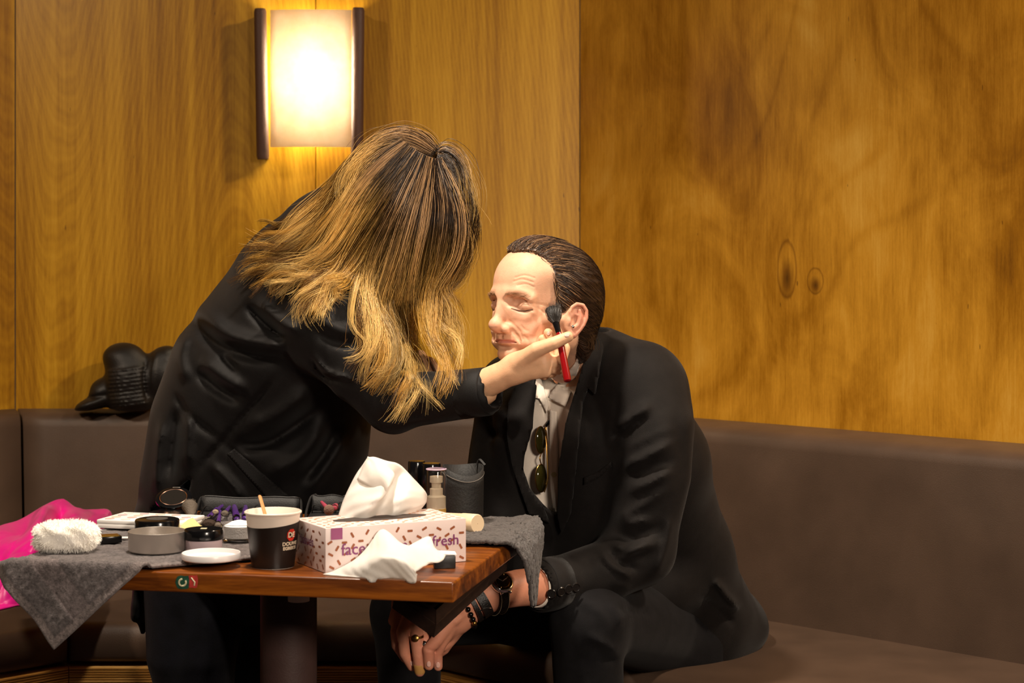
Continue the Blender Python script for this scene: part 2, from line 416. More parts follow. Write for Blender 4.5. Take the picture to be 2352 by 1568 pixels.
# ================================================================== table
TZ = .75
TA = onz(1042, 1337, TZ); TU = Vector((-.9785, .206, 0)); TV = Vector((.206, .9785, 0))
TL, TW = .66, .62
def tp(a, v, z=0): return TA+TU*a+TV*v+Vector((0, 0, z))
def on(px, py, dz=.0): return onz(px, py, TZ+dz)
M_oak, nt, b = nodes_of('varnished_oak'); g = NT(M_oak)
R_t = Matrix.Rotation(math.atan2(TU.y, TU.x), 4, 'Z')
v_ = g.mapping(g.obj(), rot=(0, 0, -math.atan2(TU.y, TU.x)))
n1 = g.noise(g.mapping(v_, scale=(5, 60, 60)), 1, 5, .65, .4); n2 = g.noise(g.mapping(v_, scale=(1.5, 9, 9)), 1, 3, .5, .8)
t_ = g.math('ADD', g.math('MULTIPLY', n1, .6), g.math('MULTIPLY', n2, .4))
g.l(g.ramp(t_, [(.34, rgb(50, 22, 6)), (.47, rgb(104, 52, 14)), (.58, rgb(146, 80, 22)), (.72, rgb(176, 108, 38))]), b.inputs['Base Color'])
b.inputs['Roughness'].default_value = .3; b.inputs['Coat Weight'].default_value = .3; b.inputs['Coat Roughness'].default_value = .2; g.bump(n1, .15, .0008)
M_wenge = mat('dark_stained_wood', rgb(40, 23, 15), .6, var=.3, vscale=14, stretch=(12, 1, 12))
M_ped = mat('dark_brown_column', rgb(66, 46, 42), .6, var=.15, vscale=20, bump=.2, bscale=300)
tab = thing('cafe_table', (TA+TU*TL/2+TV*TW/2).xy.to_3d(), 'square wooden cafe table covered with make-up things, in the foreground', 'table')
ang = math.atan2(TV.x, TV.y)
ctr = tp(TL/2, TW/2)
t = MB(); t.add(*box_vf(ctr.x, ctr.y, TZ-.0145, TL, TW, .029, rot=(0, 0, math.atan2(-TU.y, -TU.x)), bev=.003, seg=3)); t.build('table_top', M_oak, tab)
pc = P(663, 1450, 2.98); pc.z = 0
t = MB(); t.add(*lathe_vf([(.045, .02), (.045, TZ-.032)], at(pc), 32)); t.build('pedestal', M_ped, tab)
t = MB(); t.add(*lathe_vf([(.26, 0), (.26, .012), (.06, .03), (.05, .04)], at(pc), 48)); t.build('base_plate', M_ped, tab)
# pale paper cuff wedged at the top of the column, just under the top
t = MB(); cc_ = P(686, 1378, 2.935)
t.add(*lathe_vf([(.017, 0), (.018, .03)], at((cc_.x, cc_.y, cc_.z-.001)), 24)); tag(t.build('pale_collar', mat('pale_card', rgb(240, 222, 205), .7), tab), 'pale collar at the top of the column')
# folded-down triangular flap of dark wood below the right corner
fl_ = [P(1001, 1440, 2.76), P(1168, 1286, 3.0), P(1100, 1290, 3.0), P(905, 1372, 2.82)]
nrm_ = (fl_[1]-fl_[0]).cross(fl_[3]-fl_[0]).normalized()
if nrm_.y > 0: nrm_ = -nrm_
t = MB(); t.add(*prism_vf(fl_, None, -nrm_*.018)); fo = t.build('drop_flap', M_wenge, tab, smooth=False); tag(fo, 'dark folded-down flap under the table corner')
t = MB()
t.add(*prism_vf([fl_[0], fl_[1], fl_[1]+Vector((-.012, 0, .012)), fl_[0]+Vector((0, 0, .022))], None, nrm_*.004)); t.build('flap_rim', M_wenge, fo, smooth=False)
t = MB()
t.add(*prism_vf([fl_[0], fl_[0]+Vector((0, 0, .022)), fl_[3]+Vector((.014, 0, .010)), fl_[3]], None, nrm_*.004)); t.build('flap_rim', M_wenge, fo, smooth=False)
# sticker scraps on the front edge
M_green = mat('green_sticker', rgb(38, 84, 66), .5, var=.3, vscale=120); M_red = mat('red_sticker', rgb(196, 64, 58), .5, var=.2, vscale=150); M_pale = mat('pale_print', rgb(214, 206, 170), .5)
def edge_patch(name, px0, py0, px1, py1, m_, off=.0008, n=14, parent=tab):
    """flat irregular sticker on the table's front face"""
    pts = []
    for k in range(n):
        a = 2*math.pi*k/n; e = .90+random.uniform(-.08, .08)
        px = (px0+px1)/2+(px1-px0)/2*max(-1, min(1, 1.25*math.cos(a)))*e*1.1; py = (py0+py1)/2+(py1-py0)/2*max(-1, min(1, 1.25*math.sin(a)))*e*1.1
        # intersect ray with front plane
        d = P(px, py, 1)-Vector((0, 0, CH)); nn = -TV; s = (TA-Vector((0, 0, CH))).dot(nn)/d.dot(nn)
        pts.append(Vector((0, 0, CH))+d*s - TV*off)
    m = MB(); m.add(pts, [tuple(range(n))]); return m.build(name, m_, parent, smooth=False)
random.seed(3)
s1 = edge_patch('green_sticker', 404, 1322, 436, 1352, M_green); s2 = edge_patch('red_sticker', 433, 1320, 455, 1349, M_red)
def front_pt(px, py, off=.0014):
    d = P(px, py, 1)-Vector((0, 0, CH)); s = (TA-Vector((0, 0, CH))).dot(TV)/d.dot(TV); return Vector((0, 0, CH))+d*s-TV*off
m = MB(); m.add(*tube_vf([front_pt(420+8*math.cos(a), 1337+8*math.sin(a)) for a in np.linspace(-.6, 4.6, 16)], .0013, 6)); m.build('ring_print', M_pale, s1)
m = MB(); m.add(*tube_vf([front_pt(440, 1326), front_pt(448, 1336), front_pt(447, 1344)], .001, 5)); m.build('pale_print', M_pale, s2)

# ------------------------------------------------------------------ grey terry towels
def terry(name):
    m, nt, b = nodes_of(name); g = NT(m)
    a = g.n('ShaderNodeVertexColor'); a.layer_name = 'Col'
    n = g.noise(g.obj(), 230, 4, .75); n2 = g.noise(g.obj(), 75, 3, .65)
    f = g.math('ADD', g.math('MULTIPLY', n, .9), g.math('MULTIPLY', n2, .5))
    mr = g.n('ShaderNodeMapRange'); mr.inputs[1].default_value = .45; mr.inputs[2].default_value = .95; mr.inputs[3].default_value = .25; mr.inputs[4].default_value = 1.75; g.l(f, mr.inputs[0])
    sc = g.n('ShaderNodeVectorMath'); sc.operation = 'SCALE'; g.l(a.outputs[0], sc.inputs[0]); g.l(mr.outputs[0], sc.inputs['Scale']); g.l(sc.outputs[0], b.inputs['Base Color'])
    b.inputs['Roughness'].default_value = .95; b.inputs['Specular IOR Level'].default_value = .1; b.inputs['Sheen Weight'].default_value = .25
    g.bump(n, .9, .003); return m
M_terry = terry('grey_terry')
V0 = (.585, -.127); E1 = Vector((-.74, .673)); E2 = Vector((.673, .74)); L1, L2 = .56, .44
nu, nv = 190, 150; verts = []; cols = []
h_ = RNG.random((nu, nv)); 
for _ in range(1): h_ = (h_+np.roll(h_, 1, 0)+np.roll(h_, 1, 1)+np.roll(h_, -1, 0))/4
for i in range(nu):
    for j in range(nv):
        s, t_ = L1*i/(nu-1), L2*j/(nv-1)
        a = V0[0]+E1.x*s+E2.x*t_; v = V0[1]+E1.y*s+E2.y*t_
        hem = min(s, t_) < .012 or s > L1-.012; band = .050 < s < .085
        bump = 0.0 if hem else (.0006*math.sin(s*900) if band else .0028*h_[i, j])
        wav = .006*math.sin(a*38+1.0)+.004*math.sin(a*71+v*20)
        if v < 0:
            q = -v; p = tp(a, 0, .006); th = min(1, q/.012)*math.pi/2
            out = .004+.006*math.sin(th)+max(0, q-.012)*.10+wav*min(1, q/.08)+bump
            z = TZ+.004+.006*math.cos(th)-max(0, q-.009)
            p = tp(a, -out, 0); p.z = z
            if a > TL: p += TV*(a-TL)*.8; p.z -= (a-TL)*.35
        else:
            p = tp(a, v, .004+bump)
            if a > TL-.01:
                q = .05*math.tanh((a-(TL-.01))/.05); p = tp(min(a, TL-.01)+min(q, .016)*.9, v, 0); p.z = TZ+.006-max(0, q-.006)*.98+bump
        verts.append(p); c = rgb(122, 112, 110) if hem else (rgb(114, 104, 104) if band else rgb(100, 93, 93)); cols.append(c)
f = grid_faces(nu, nv)
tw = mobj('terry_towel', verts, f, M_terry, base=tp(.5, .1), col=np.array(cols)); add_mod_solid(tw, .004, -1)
tag(tw, 'grey terry towel hanging in a point over the table\'s front left edge', 'towel')
# second towel at the back right corner, hanging over the table's right side
rows = [[(1040, 1196, 3.12, 0), (1110, 1192, 3.14, 0), (1180, 1190, 3.16, 0), (1222, 1188, 3.17, 1), (1243, 1200, 3.14, 1), (1246, 1240, 3.12, 1), (1240, 1285, 3.10, 1)],
        [(1050, 1215, 3.0, 0), (1110, 1208, 3.03, 0), (1180, 1204, 3.07, 0), (1218, 1206, 3.08, 1), (1238, 1222, 3.06, 1), (1240, 1270, 3.05, 1), (1234, 1330, 3.04, 1)],
        [(1056, 1232, 2.94, 0), (1110, 1226, 2.97, 0), (1172, 1222, 3.0, 0), (1200, 1228, 3.0, 1), (1220, 1252, 2.99, 1), (1228, 1310, 2.98, 1), (1229, 1392, 2.98, 1)],
        [(1058, 1246, 2.9, 0), (1110, 1246, 2.9, 0), (1163, 1249, 2.92, 0), (1180, 1258, 2.925, 1), (1200, 1285, 2.93, 1), (1213, 1330, 2.94, 1), (1222, 1391, 2.95, 1)]]
R_ = []
for r in rows:
    q = []
    for (px, py, Y, hg) in r:
        p = P(px, py, Y) if hg else onz(px, py, TZ+.007)
        q.append(p)
    R_.append(spline(q, 70))
colsp = [spline([R_[k][i] for k in range(4)], 60) for i in range(70)]
h_ = RNG.random((70, 60))
verts = [Vector(colsp[i][j])+Vector((.002*(h_[i, j]-.5), -.0035*h_[i, j]-.004*math.sin(j*.42+i*.1)*(i/70), .0030*h_[i, j]+.0025*math.sin(i*.5+j*.25)*(i/70))) for i in range(70) for j in range(60)]
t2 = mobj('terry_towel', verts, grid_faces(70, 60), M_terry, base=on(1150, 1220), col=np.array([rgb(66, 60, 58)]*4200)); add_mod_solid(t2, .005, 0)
tag(t2, 'grey towel behind the tissue box, drooping beside the man\'s watch', 'towel')

# ================================================================== things on the table
TT = .0118                                      # top of the towel pile
M_blackp = mat('black_gloss_plastic', rgb(10, 10, 12), .18, spec=.5)
M_blackm = mat('black_satin', rgb(16, 15, 16), .42, var=.3, vscale=60)
M_white = mat('white_plastic', rgb(248, 245, 242), .35)
M_steel = mat('brushed_tin', rgb(196, 188, 180), .33, metal=.75, bump=.08, bscale=300)
M_clear = mat('clear_plastic', (.95, .95, .95), .05, trans=1, ior=1.3)
M_powder = mat('white_powder', rgb(250, 248, 246), .95, bump=.5, bscale=500)
# open tin
c = on(361, 1263, TT)
t = thing('metal_tin', c, 'open round silver tin on the grey towel', 'tin')
m = MB(); m.add(*lathe_vf([(.041, 0), (.0425, .002), (.0425, .018), (.0428, .0185), (.0428, .0285), (.0432, .029), (.0425, .0294), (.0418, .029), (.0415, .004), (.001, .0035)], at(c), 64, True, False)); m.build('tin_body', M_steel, t)
# black screw lid behind it
c = on(361, 1226, TT)
t = thing('cream_jar', c, 'glossy black round jar standing behind the silver tin', 'jar')
m = MB(); m.add(*lathe_vf([(.035, 0), (.0352, .001), (.0352, .021), (.034, .0235), (.031, .0245), (.001, .0245)], at(c), 56, True, False)); m.build('jar_body', M_blackp, t)
m = MB(); m.add(*lathe_vf([(.017, .0244), (.017, .0249), (.001, .0249)], at(c), 32, False, False)); m.build('lid_print', mat('grey_print', rgb(70, 68, 66), .5), t)
# loose powder jar, black lid
c = on(468, 1262, TT)
t = thing('powder_jar', c, 'small clear powder jar with black lid between the tin and the cup', 'jar')
m = MB(); m.add(*lathe_vf([(.026, 0), (.0275, .002), (.0275, .016), (.026, .017)], at(c), 48)); m.build('jar_body', mat('frosted_lilac', rgb(190, 170, 176), .25, spec=.6), t)
m = MB(); m.add(*lathe_vf([(.0288, .0165), (.0292, .018), (.0292, .0295), (.028, .0315), (.001, .0318)], at(c), 48, True, False)); lo = m.build('lid', M_blackp, t)
m = MB(); m.add(*box_vf(c.x, c.y, c.z+.0319, .009, .009, .0004)); m.build('emblem', M_pale, lo, smooth=False)
# glass jar with white powder
c = on(550, 1240, TT)
t = thing('glass_jar', c, 'clear jar heaped with white powder behind the paper cup', 'jar')
m = MB(); m.add(*lathe_vf([(.026, 0), (.028, .002), (.028, .024), (.0285, .0255), (.0275, .026), (.0265, .024), (.0245, .004), (.001, .003)], at(c), 48, True, False)); m.build('jar_wall', M_clear, t)
m = MB(); m.add(*lathe_vf([(.023, .005), (.024, .0228), (.020, .0245), (.012, .029), (.004, .031), (.0005, .0312)], at(c), 40, True, False)); m.build('powder', M_powder, t)
# translucent white lid lying flat
c = on(485, 1283, TT)
t = thing('plastic_lid', c, 'shallow white translucent plastic lid lying in front of the powder jar', 'dish')
m = MB(); m.add(*lathe_vf([(.041, 0), (.0425, .0015), (.0425, .0085), (.042, .0095), (.041, .009), (.0405, .0032), (.0395, .0026), (.001, .0025)], at(c), 56, True, False)); m.build('lid_body', mat('milky_plastic', rgb(238, 234, 234), .3, sss=.0), t)
# paper cup
c = on(627, 1300, .0)
t = thing('paper_cup', c, 'black paper coffee cup with white rim, red emblem and lettering', 'cup')
rb, rt, hc = .0305, .0395, .080
M_cupw = mat('cup_white', rgb(226, 212, 198), .45); M_cupb = mat('cup_black', rgb(30, 21, 17), .38)
def rcup(z): return rb+(rt-rb)*z/hc
sl = []                                         # sleeve top dips in a slanted line
seg = 64
def sleeve_top(a): return .0635+.004*math.sin(a+.9)
m = MB(); m.add(*lathe_vf([(rb-.001, .003), (rb, 0), (rt, hc-.003), (rt+.002, hc-.002), (rt+.0022, hc), (rt+.0005, hc+.0012), (rt-.0008, hc), (rb-.002, .006), (.001, .006)], at(c), seg, False, False)); cup = m.build('cup_wall', M_cupw, t)
vv = []; NZ = 10
for j in range(NZ):
    for i in range(seg):
        a = 2*math.pi*i/seg; z = .0005+(sleeve_top(a)-.0005)*j/(NZ-1); r = rcup(z)+.0006; vv.append(c+Vector((r*math.cos(a), r*math.sin(a), z)))
mobj('printed_band', vv, grid_faces(NZ, seg, True), M_cupb, t)
m = MB(); m.add(*lathe_vf([(rcup(.02)-.002, .02), (.001, .0201)], at(c), 32, False, False)); m.build('coffee', mat('coffee', rgb(40, 22, 12), .1), t)
def text_mesh(s, size, bold=0.0):
    cu = bpy.data.curves.new('t', 'FONT'); cu.body = s; cu.size = size; cu.align_x = 'CENTER'; cu.align_y = 'CENTER'; cu.resolution_u = 3; cu.offset = bold; cu.fill_mode = 'FRONT'
    o = bpy.data.objects.new('t', cu); COL.objects.link(o); dg = bpy.context.evaluated_depsgraph_get(); me = bpy.data.meshes.new_from_object(o.evaluated_get(dg))
    V = [v.co.copy() for v in me.vertices]; Fc = [tuple(p.vertices) for p in me.polygons]
    bpy.data.objects.remove(o); bpy.data.curves.remove(cu); bpy.data.meshes.remove(me); return V, Fc
def on_cup(V, z0, a0, off=.0011): return [c+Vector(((rcup(z0+v.y)+off)*math.cos(a0+v.x/rcup(z0)), (rcup(z0+v.y)+off)*math.sin(a0+v.x/rcup(z0)), z0+v.y)) for v in V]
CUPC = c.copy(); A0 = -math.pi/2+.92
oc = [Vector((.0082*math.cos(a), .0092*math.sin(a), 0)) for a in np.linspace(math.pi/8, 2*math.pi+math.pi/8, 9)[:-1]]
M_cream = mat('cream_print', rgb(222, 206, 180), .5)
m = MB(); m.add(on_cup(oc, .0490, A0), [tuple(range(8))]); em = m.build('red_emblem', mat('emblem_red', rgb(190, 44, 26), .45), t, smooth=False)
for s_, sz, z0, off, nm, pr in (('DE', .0105, .0490, .0016, 'emblem_lettering', em), ('DOUWE', .0074, .0362, .0013, 'lettering', cup), ('EGBERTS', .0064, .0296, .0013, 'lettering', cup)):
    V, Fc = text_mesh(s_, sz, .00025); m = MB(); m.add(on_cup(V, z0, A0, off), Fc); m.build(nm, M_cream, pr, smooth=False)
# wooden stirrer standing in the cup
a_, b__ = P(608, 1178, 2.72), P(596, 1137, 2.735); a_ = a_-(b__-a_)*1.1
m = MB(); m.add(*tube_vf([a_, a_.lerp(b__, .3), a_.lerp(b__, .97), b__], [.0028, .0028, .0028, .0016], 10, flat=.45))
tag(m.build('wooden_stirrer', mat('birch', rgb(196, 140, 84), .6, var=.15, vscale=60), base=a_), 'wooden stirring stick standing in the paper cup', 'stirrer')

# ------------------------------------------------------------------ tissue box
B0 = on(740, 1318, .0); B0.z = TZ+.0005; e1 = Vector((.881, .473, 0)); B0 = B0+e1*.005; e2 = Vector((-.473, .881, 0)); BL, BW, BH = .224, .12, .064
bx = thing('tissue_box', (B0+e1*BL/2+e2*BW/2), 'white tissue box with brown dashes and purple lettering', 'tissue box')
M_card, nt, b = nodes_of('printed_card'); b.inputs['Base Color'].default_value = (*rgb(226, 208, 204), 1); b.inputs['Roughness'].default_value = .45
bang = math.atan2(e1.y, e1.x); bc = B0+e1*BL/2+e2*BW/2
m = MB(); m.add(*box_vf(bc.x, bc.y, B0.z+BH/2, BL, BW, BH, rot=(0, 0, bang), bev=.0012, seg=2)); m.build('carton', M_card, bx)
M_dash = mat('brown_dash_print', rgb(150, 84, 50), .5); M_dash2 = mat('tan_dash_print', rgb(206, 150, 112), .5); M_purp = mat('purple_print', rgb(128, 58, 110), .5)
def face_pt(face, u, w_, off=.0004):
    if face == 'front': return B0+e1*u+Vector((0, 0, w_))-e2*off
    if face == 'left': return B0+e2*u+Vector((0, 0, w_))-e1*off
    if face == 'right': return B0+e1*BL+e2*u+Vector((0, 0, w_))+e1*off
    return B0+e1*u+e2*w_+Vector((0, 0, BH+off))
random.seed(11)
dd = {'front': MB(), 'left': MB(), 'top': MB(), 'right': MB()}
for face, L_, H_ in (('front', BL, BH), ('left', BW, BH), ('top', BL, BW), ('right', BW, BH)):
    st = .0185; iu = 0; u = .008
    while u < L_-.006:
        w_ = .006+(.0095 if iu % 2 else 0); kk = 0
        while w_ < H_-.005:
            an = random.choice((0, .5, 1.0, -.5, 2.1)); cu_, su_ = math.cos(an), math.sin(an)
            du, dw = u+random.uniform(-.002, .002), w_+random.uniform(-.002, .002)
            q = [(-.0038, -.0017), (.0038, -.0017), (.0044, 0), (.0038, .0017), (-.0038, .0017), (-.0044, 0)]
            pp = [face_pt(face, min(L_-.001, max(.001, du+x*cu_-y*su_)), min(H_-.001, max(.001, dw+x*su_+y*cu_))) for x, y in q]
            dd[face].add(pp, [tuple(range(6))]); w_ += .0185
        u += st*.62; iu += 1
for face, m in dd.items(): tag(m.build('dash_print', M_dash if face != 'top' else M_dash2, bx, smooth=False), kind='stuff')
for s_, sz, u, w_, face in (('face cle', .024, .060, .031, 'front'), ('an', .024, .118, .031, 'front'), ('fresh', .022, .190, .033, 'front'), ('tissues', .020, .070, .038, 'left')):
    V, Fc = text_mesh(s_, sz, .0002); 
    if face == 'left': V = [Vector((-v.x, v.y, 0)) for v in V]
    m = MB(); m.add([face_pt(face, u+v.x, w_+v.y, .0009) for v in V], Fc); m.build('purple_lettering', M_purp, bx, smooth=False)
m = MB(); m.add([face_pt('front', u, w_, .0008) for u, w_ in ((.008, .047), (.026, .047), (.026, .0635), (.008, .0635))], [(0, 1, 2, 3)]); m.build('purple_square_print', mat('mauve_print', rgb(160, 84, 128), .5), bx, smooth=False)
# slot: flat patch, the opening's shade painted dark; tissue standing out of it
m = MB(); m.add([face_pt('top', BL/2+.075*math.cos(a), BW/2+.022*math.sin(a), .0008) for a in np.linspace(0, 2*math.pi, 33)[:-1]], [tuple(range(32))]); m.build('slot', mat('slot_shade', rgb(60, 50, 46), .8), bx, smooth=False)
M_tis, nt, b = nodes_of('tissue_paper'); b.inputs['Base Color'].default_value = (*rgb(252, 250, 247), 1); b.inputs['Roughness'].default_value = .8; g = NT(M_tis)
tr = g.n('ShaderNodeBsdfTranslucent'); tr.inputs[0].default_value = (*rgb(250, 246, 238), 1); mx = g.n('ShaderNodeMixShader'); mx.inputs[0].default_value = .42
g.l(b.outputs[0], mx.inputs[1]); g.l(tr.outputs[0], mx.inputs[2]); g.l(mx.outputs[0], nt.nodes['Material Output'].inputs[0])
g.bump(g.noise(g.obj(), 60, 3, .5), .25, .003)
def sheet(rows, nu, nv, wr=.0015, fr=90):
    R_ = [spline([P(*q) for q in r], nu) for r in rows]
    cs = [spline([R_[k][i] for k in range(len(rows))], nv) for i in range(nu)]
    return [Vector(cs[i][j])+Vector((0, wr*math.sin(fr*.1*i*.6+j*.9), wr*.6*math.sin(i*.45-j*.7))) for i in range(nu) for j in range(nv)], grid_faces(nu, nv)
Yt = 2.80
rows = [[(776, 1190, 2.79), (792, 1140, 2.80), (818, 1090, 2.805), (845, 1048, 2.81)],
        [(800, 1192, 2.775), (818, 1150, 2.775), (845, 1105, 2.79), (858, 1050, 2.81)],
        [(835, 1195, 2.76), (858, 1160, 2.755), (884, 1125, 2.765), (892, 1058, 2.815)],
        [(868, 1193, 2.80), (885, 1150, 2.80), (905, 1110, 2.82), (925, 1072, 2.845)],
        [(905, 1190, 2.79), (922, 1155, 2.79), (938, 1125, 2.81), (950, 1100, 2.85)],
        [(935, 1186, 2.82), (955, 1165, 2.825), (968, 1145, 2.835), (972, 1122, 2.86)],
        [(950, 1180, 2.85), (966, 1168, 2.86), (978, 1155, 2.865), (981, 1138, 2.875)]]
v, f = sheet(rows, 28, 36, .0012)
to = mobj('tissue', v, f, M_tis, bx); add_mod_solid(to, .0008, 0)
rows = [[(845, 1048, 2.81), (872, 1062, 2.785), (905, 1085, 2.775), (900, 1110, 2.77)], [(838, 1062, 2.805), (860, 1085, 2.775), (888, 1105, 2.765), (893, 1118, 2.76)], [(820, 1100, 2.80), (842, 1112, 2.78), (872, 1125, 2.77), (888, 1128, 2.765)]]
v, f = sheet(rows, 14, 14, .0006)
add_mod_solid(mobj('tissue_fold', v, f, M_tis, to), .0008, 0)
# crumpled tissue in front
rows = [[(742, 1324, 2.645), (790, 1330, 2.63), (850, 1338, 2.615), (905, 1330, 2.61), (950, 1340, 2.60), (958, 1318, 2.60)],
        [(760, 1314, 2.66), (800, 1300, 2.64), (835, 1300, 2.62), (880, 1282, 2.60), (930, 1292, 2.59), (956, 1312, 2.595)],
        [(800, 1296, 2.68), (835, 1272, 2.665), (862, 1262, 2.655), (895, 1268, 2.625), (935, 1275, 2.62), (975, 1300, 2.62)],
        [(835, 1272, 2.70), (858, 1240, 2.69), (880, 1216, 2.69), (915, 1244, 2.665), (950, 1262, 2.655), (990, 1292, 2.65)],
        [(850, 1262, 2.685), (885, 1250, 2.69), (920, 1262, 2.685), (945, 1262, 2.68), (975, 1260, 2.675), (1012, 1290, 2.665)],
        [(870, 1275, 2.675), (900, 1280, 2.68), (945, 1250, 2.70), (985, 1232, 2.705), (1000, 1258, 2.695), (1024, 1276, 2.685)]]
v, f = sheet(rows, 44, 44, .0007, 22)
v = [Vector((q.x, q.y, max(q.z, TZ+.002) if (q-TA).dot(TV) > .0 else q.z)) for q in v]
ct = mobj('crumpled_tissue', v, f, M_tis, base=on(870, 1325)); add_mod_solid(ct, .0008, 0)
tag(ct, 'crumpled white tissue lying in front of the tissue box', 'tissue')
# little black box with white inside
c = on(1020, 1306)
t = thing('black_case', c, 'tiny black case with a white lid edge beside the crumpled tissue', 'case')
m = MB(); m.add(*box_vf(c.x, c.y+.008, TZ+.0095, .031, .02, .018, rot=(0, 0, bang-.35), bev=.001)); m.build('case_body', M_blackm, t)
m = MB(); m.add(*box_vf(c.x+.004, c.y+.014, TZ+.0205, .026, .012, .003, rot=(.25, .1, bang-.2), bev=.001)); m.build('case_lid', M_white, t)

# ------------------------------------------------------------------ tall things behind the box
def bottle(px, top, Y, dia, name, label, cat, grp=None):
    c = P(px, 0, Y); c.z = TZ+.001; h = P(px, top, Y).z-TZ; r = dia/2
    t = thing(name, c, label, cat, grp)
    m = MB(); m.add(*lathe_vf([(r*.95, 0), (r, .002), (r, h*.52), (r*.97, h*.525)], at(c), 36)); m.build('bottle_body', M_blackp, t)
    m = MB(); m.add(*lathe_vf([(r*.97, h*.53), (r, h*.535), (r, h-.003), (r*.93, h-.0005), (.001, h)], at(c), 36, True, False)); m.build('cap', M_blackp, t)
bottle(957, 1059, 3.16, .029, 'black_bottle', 'taller glossy black bottle directly behind the standing tissue', 'bottle')
bottle(991, 1064, 3.12, .031, 'black_bottle', 'shorter glossy black bottle behind the clear pump bottle', 'bottle')
c = P(1002, 0, 3.0); c.z = TZ+.001; h = P(1002, 1079, 3.0).z-TZ
t = thing('pump_bottle', c, 'clear pump bottle of yellowish lotion behind the tissue box', 'bottle')
m = MB(); m.add(*lathe_vf([(.0145, 0), (.016, .002), (.016, h*.42), (.0155, h*.43)], at(c), 36)); m.build('lotion_bottle', mat('yellow_lotion', rgb(150, 120, 62), .25), t)
m = MB(); m.add(*lathe_vf([(.0155, h*.43), (.0155, h*.60), (.0105, h*.625), (.0105, h*.72), (.0075, h*.73), (.0075, h*.80), (.0105, h*.81), (.0105, h*.9), (.002, h*.91)], at(c), 28)); m.build('pump', mat('cloudy_white', rgb(212, 196, 170), .3), t)
m = MB(); m.add(*lathe_vf([(.0163, h*.44), (.0163, h-.003), (.0155, h-.001), (.0005, h), (.0005, h-.001), (.0150, h-.002), (.0157, h-.004), (.0157, h*.44)], at(c), 36, False, False)); m.build('clear_cap', M_clear, t)
m = MB(); m.add(*lathe_vf([(.0157, h-.0005), (.0166, h), (.0166, h+.0012), (.0155, h+.0018)], at(c), 36, False, False)); m.build('lilac_rim', mat('lilac_plastic', rgb(200, 176, 196), .25), t)
# brush cup of black leather
c = P(1064, 0, 3.10); c.z = TZ+.006; h = P(1064, 1074, 3.10).z-c.z
M_leb = mat('black_leather', rgb(15, 14, 14), .66, bump=.4, bscale=260, var=.3, vscale=40)
t = thing('leather_brush_cup', c, 'black leather brush cup with stitched rim beside the man', 'brush cup')
vv = []; prof = [(.0315, 0), (.033, .002), (.0335, .3), (.034, .7), (.034, 1.0), (.032, 1.0), (.0315, .6), (.031, .05)]
prof2 = [(r, z if i < 2 else z*h) for i, (r, z) in enumerate(prof)]
for r, z in prof2:
    for i in range(48):
        a = 2*math.pi*i/48; z2 = z+(.006*math.sin(a-.3)+.004*math.sin(2*a+1))*(z/h)**6 if z > .02 else z; vv.append(c+Vector((r*math.cos(a), r*math.sin(a), z2)))
f = grid_faces(len(prof2), 48, True)+[tuple(range(48))[::-1]]
mobj('cup_body', vv, f, M_leb, t)
pts = [c+Vector((.0345*math.cos(a), .0345*math.sin(a), h-.010+.006*math.sin(a-.3)+.004*math.sin(2*a+1))) for a in np.linspace(0, 2*math.pi, 60)]
m = MB(); m.add(*tube_vf(pts, .0007, 5)); m.build('stitching', mat('grey_thread', rgb(96, 90, 84), .8), t)
m = MB(); p0 = c+Vector((.02, .02, h)); m.add(*tube_vf(spline([p0, p0+Vector((.006, 0, .012)), p0+Vector((.016, -.012, .004))], 12), .002, 6, flat=.3)); m.build('strap_loop', M_leb, t)
# cream tube lying down
b__ = on(1097, 1236); b__.z = TZ+.0235; a_ = b__+Vector((-.055, .06, -.004))
t = thing('cream_tube', (a_.x, a_.y, TZ), 'beige make-up bottle lying on its side by the box corner', 'bottle')
L_ = (b__-a_).length; M_ = along(a_, b__)
m = MB(); m.add(*lathe_vf([(.008, 0), (.0135, .004), (.0145, L_*.55)], M_, 32)); m.build('bottle_body', mat('beige_plastic', rgb(214, 190, 158), .4), t)
m = MB(); m.add(*lathe_vf([(.0150, L_*.56), (.0152, L_*.58), (.0152, L_-.002), (.014, L_), (.0005, L_)], M_, 32, True, False)); m.build('cap', mat('beige_cap', rgb(222, 200, 168), .35), t)

# ------------------------------------------------------------------ palette, compact, cases
p0, p1, p2 = onz(222, 1199, TZ+.022), onz(412, 1207, TZ+.022), onz(281, 1181, TZ+.022)
ex = (p1-p0); ey = (p2-p0); pw = ex.length; ex.normalize(); ey = (ey-ex*ey.dot(ex)); pd = min(ey.length, .10); ey.normalize()
pcn = p0+ex*pw/2+ey*pd/2; pang = math.atan2(ex.y, ex.x)
t = thing('makeup_palette', (pcn.x, pcn.y, TZ), 'white make-up palette with rows of round pans at the table\'s left edge', 'palette')
m = MB(); m.add(*box_vf(pcn.x, pcn.y, TZ+.0165, pw, pd, .007, rot=(0, 0, pang), bev=.001)); m.build('palette_base', M_white, t)
m = MB(); m.add(*box_vf(pcn.x, pcn.y, TZ+.0234, pw, pd, .0060, rot=(0, 0, pang), bev=.001)); m.build('palette_lid', M_white, t)
M_pan = [mat('pan_%s' % n, c_, .8) for n, c_ in (('rose', rgb(196, 166, 160)), ('tan', rgb(206, 184, 170)), ('mauve', rgb(184, 164, 166)), ('pale', rgb(218, 206, 200)))]
k = 0
for i in range(5):
    for j in range(4):
        cc_ = p0+ex*(.016+i*(pw-.032)/4)+ey*(.014+j*(pd-.028)/3); cc_.z = TZ+.0266
        m = MB(); m.add(*lathe_vf([(.0078, 0), (.0078, .0004), (.0005, .0002)], at(cc_), 20, False, False)); m.build('pan', M_pan[(i*3+j) % 4], t); k += 1
c = P(385, 1172, 3.235); c.z = TZ+.001
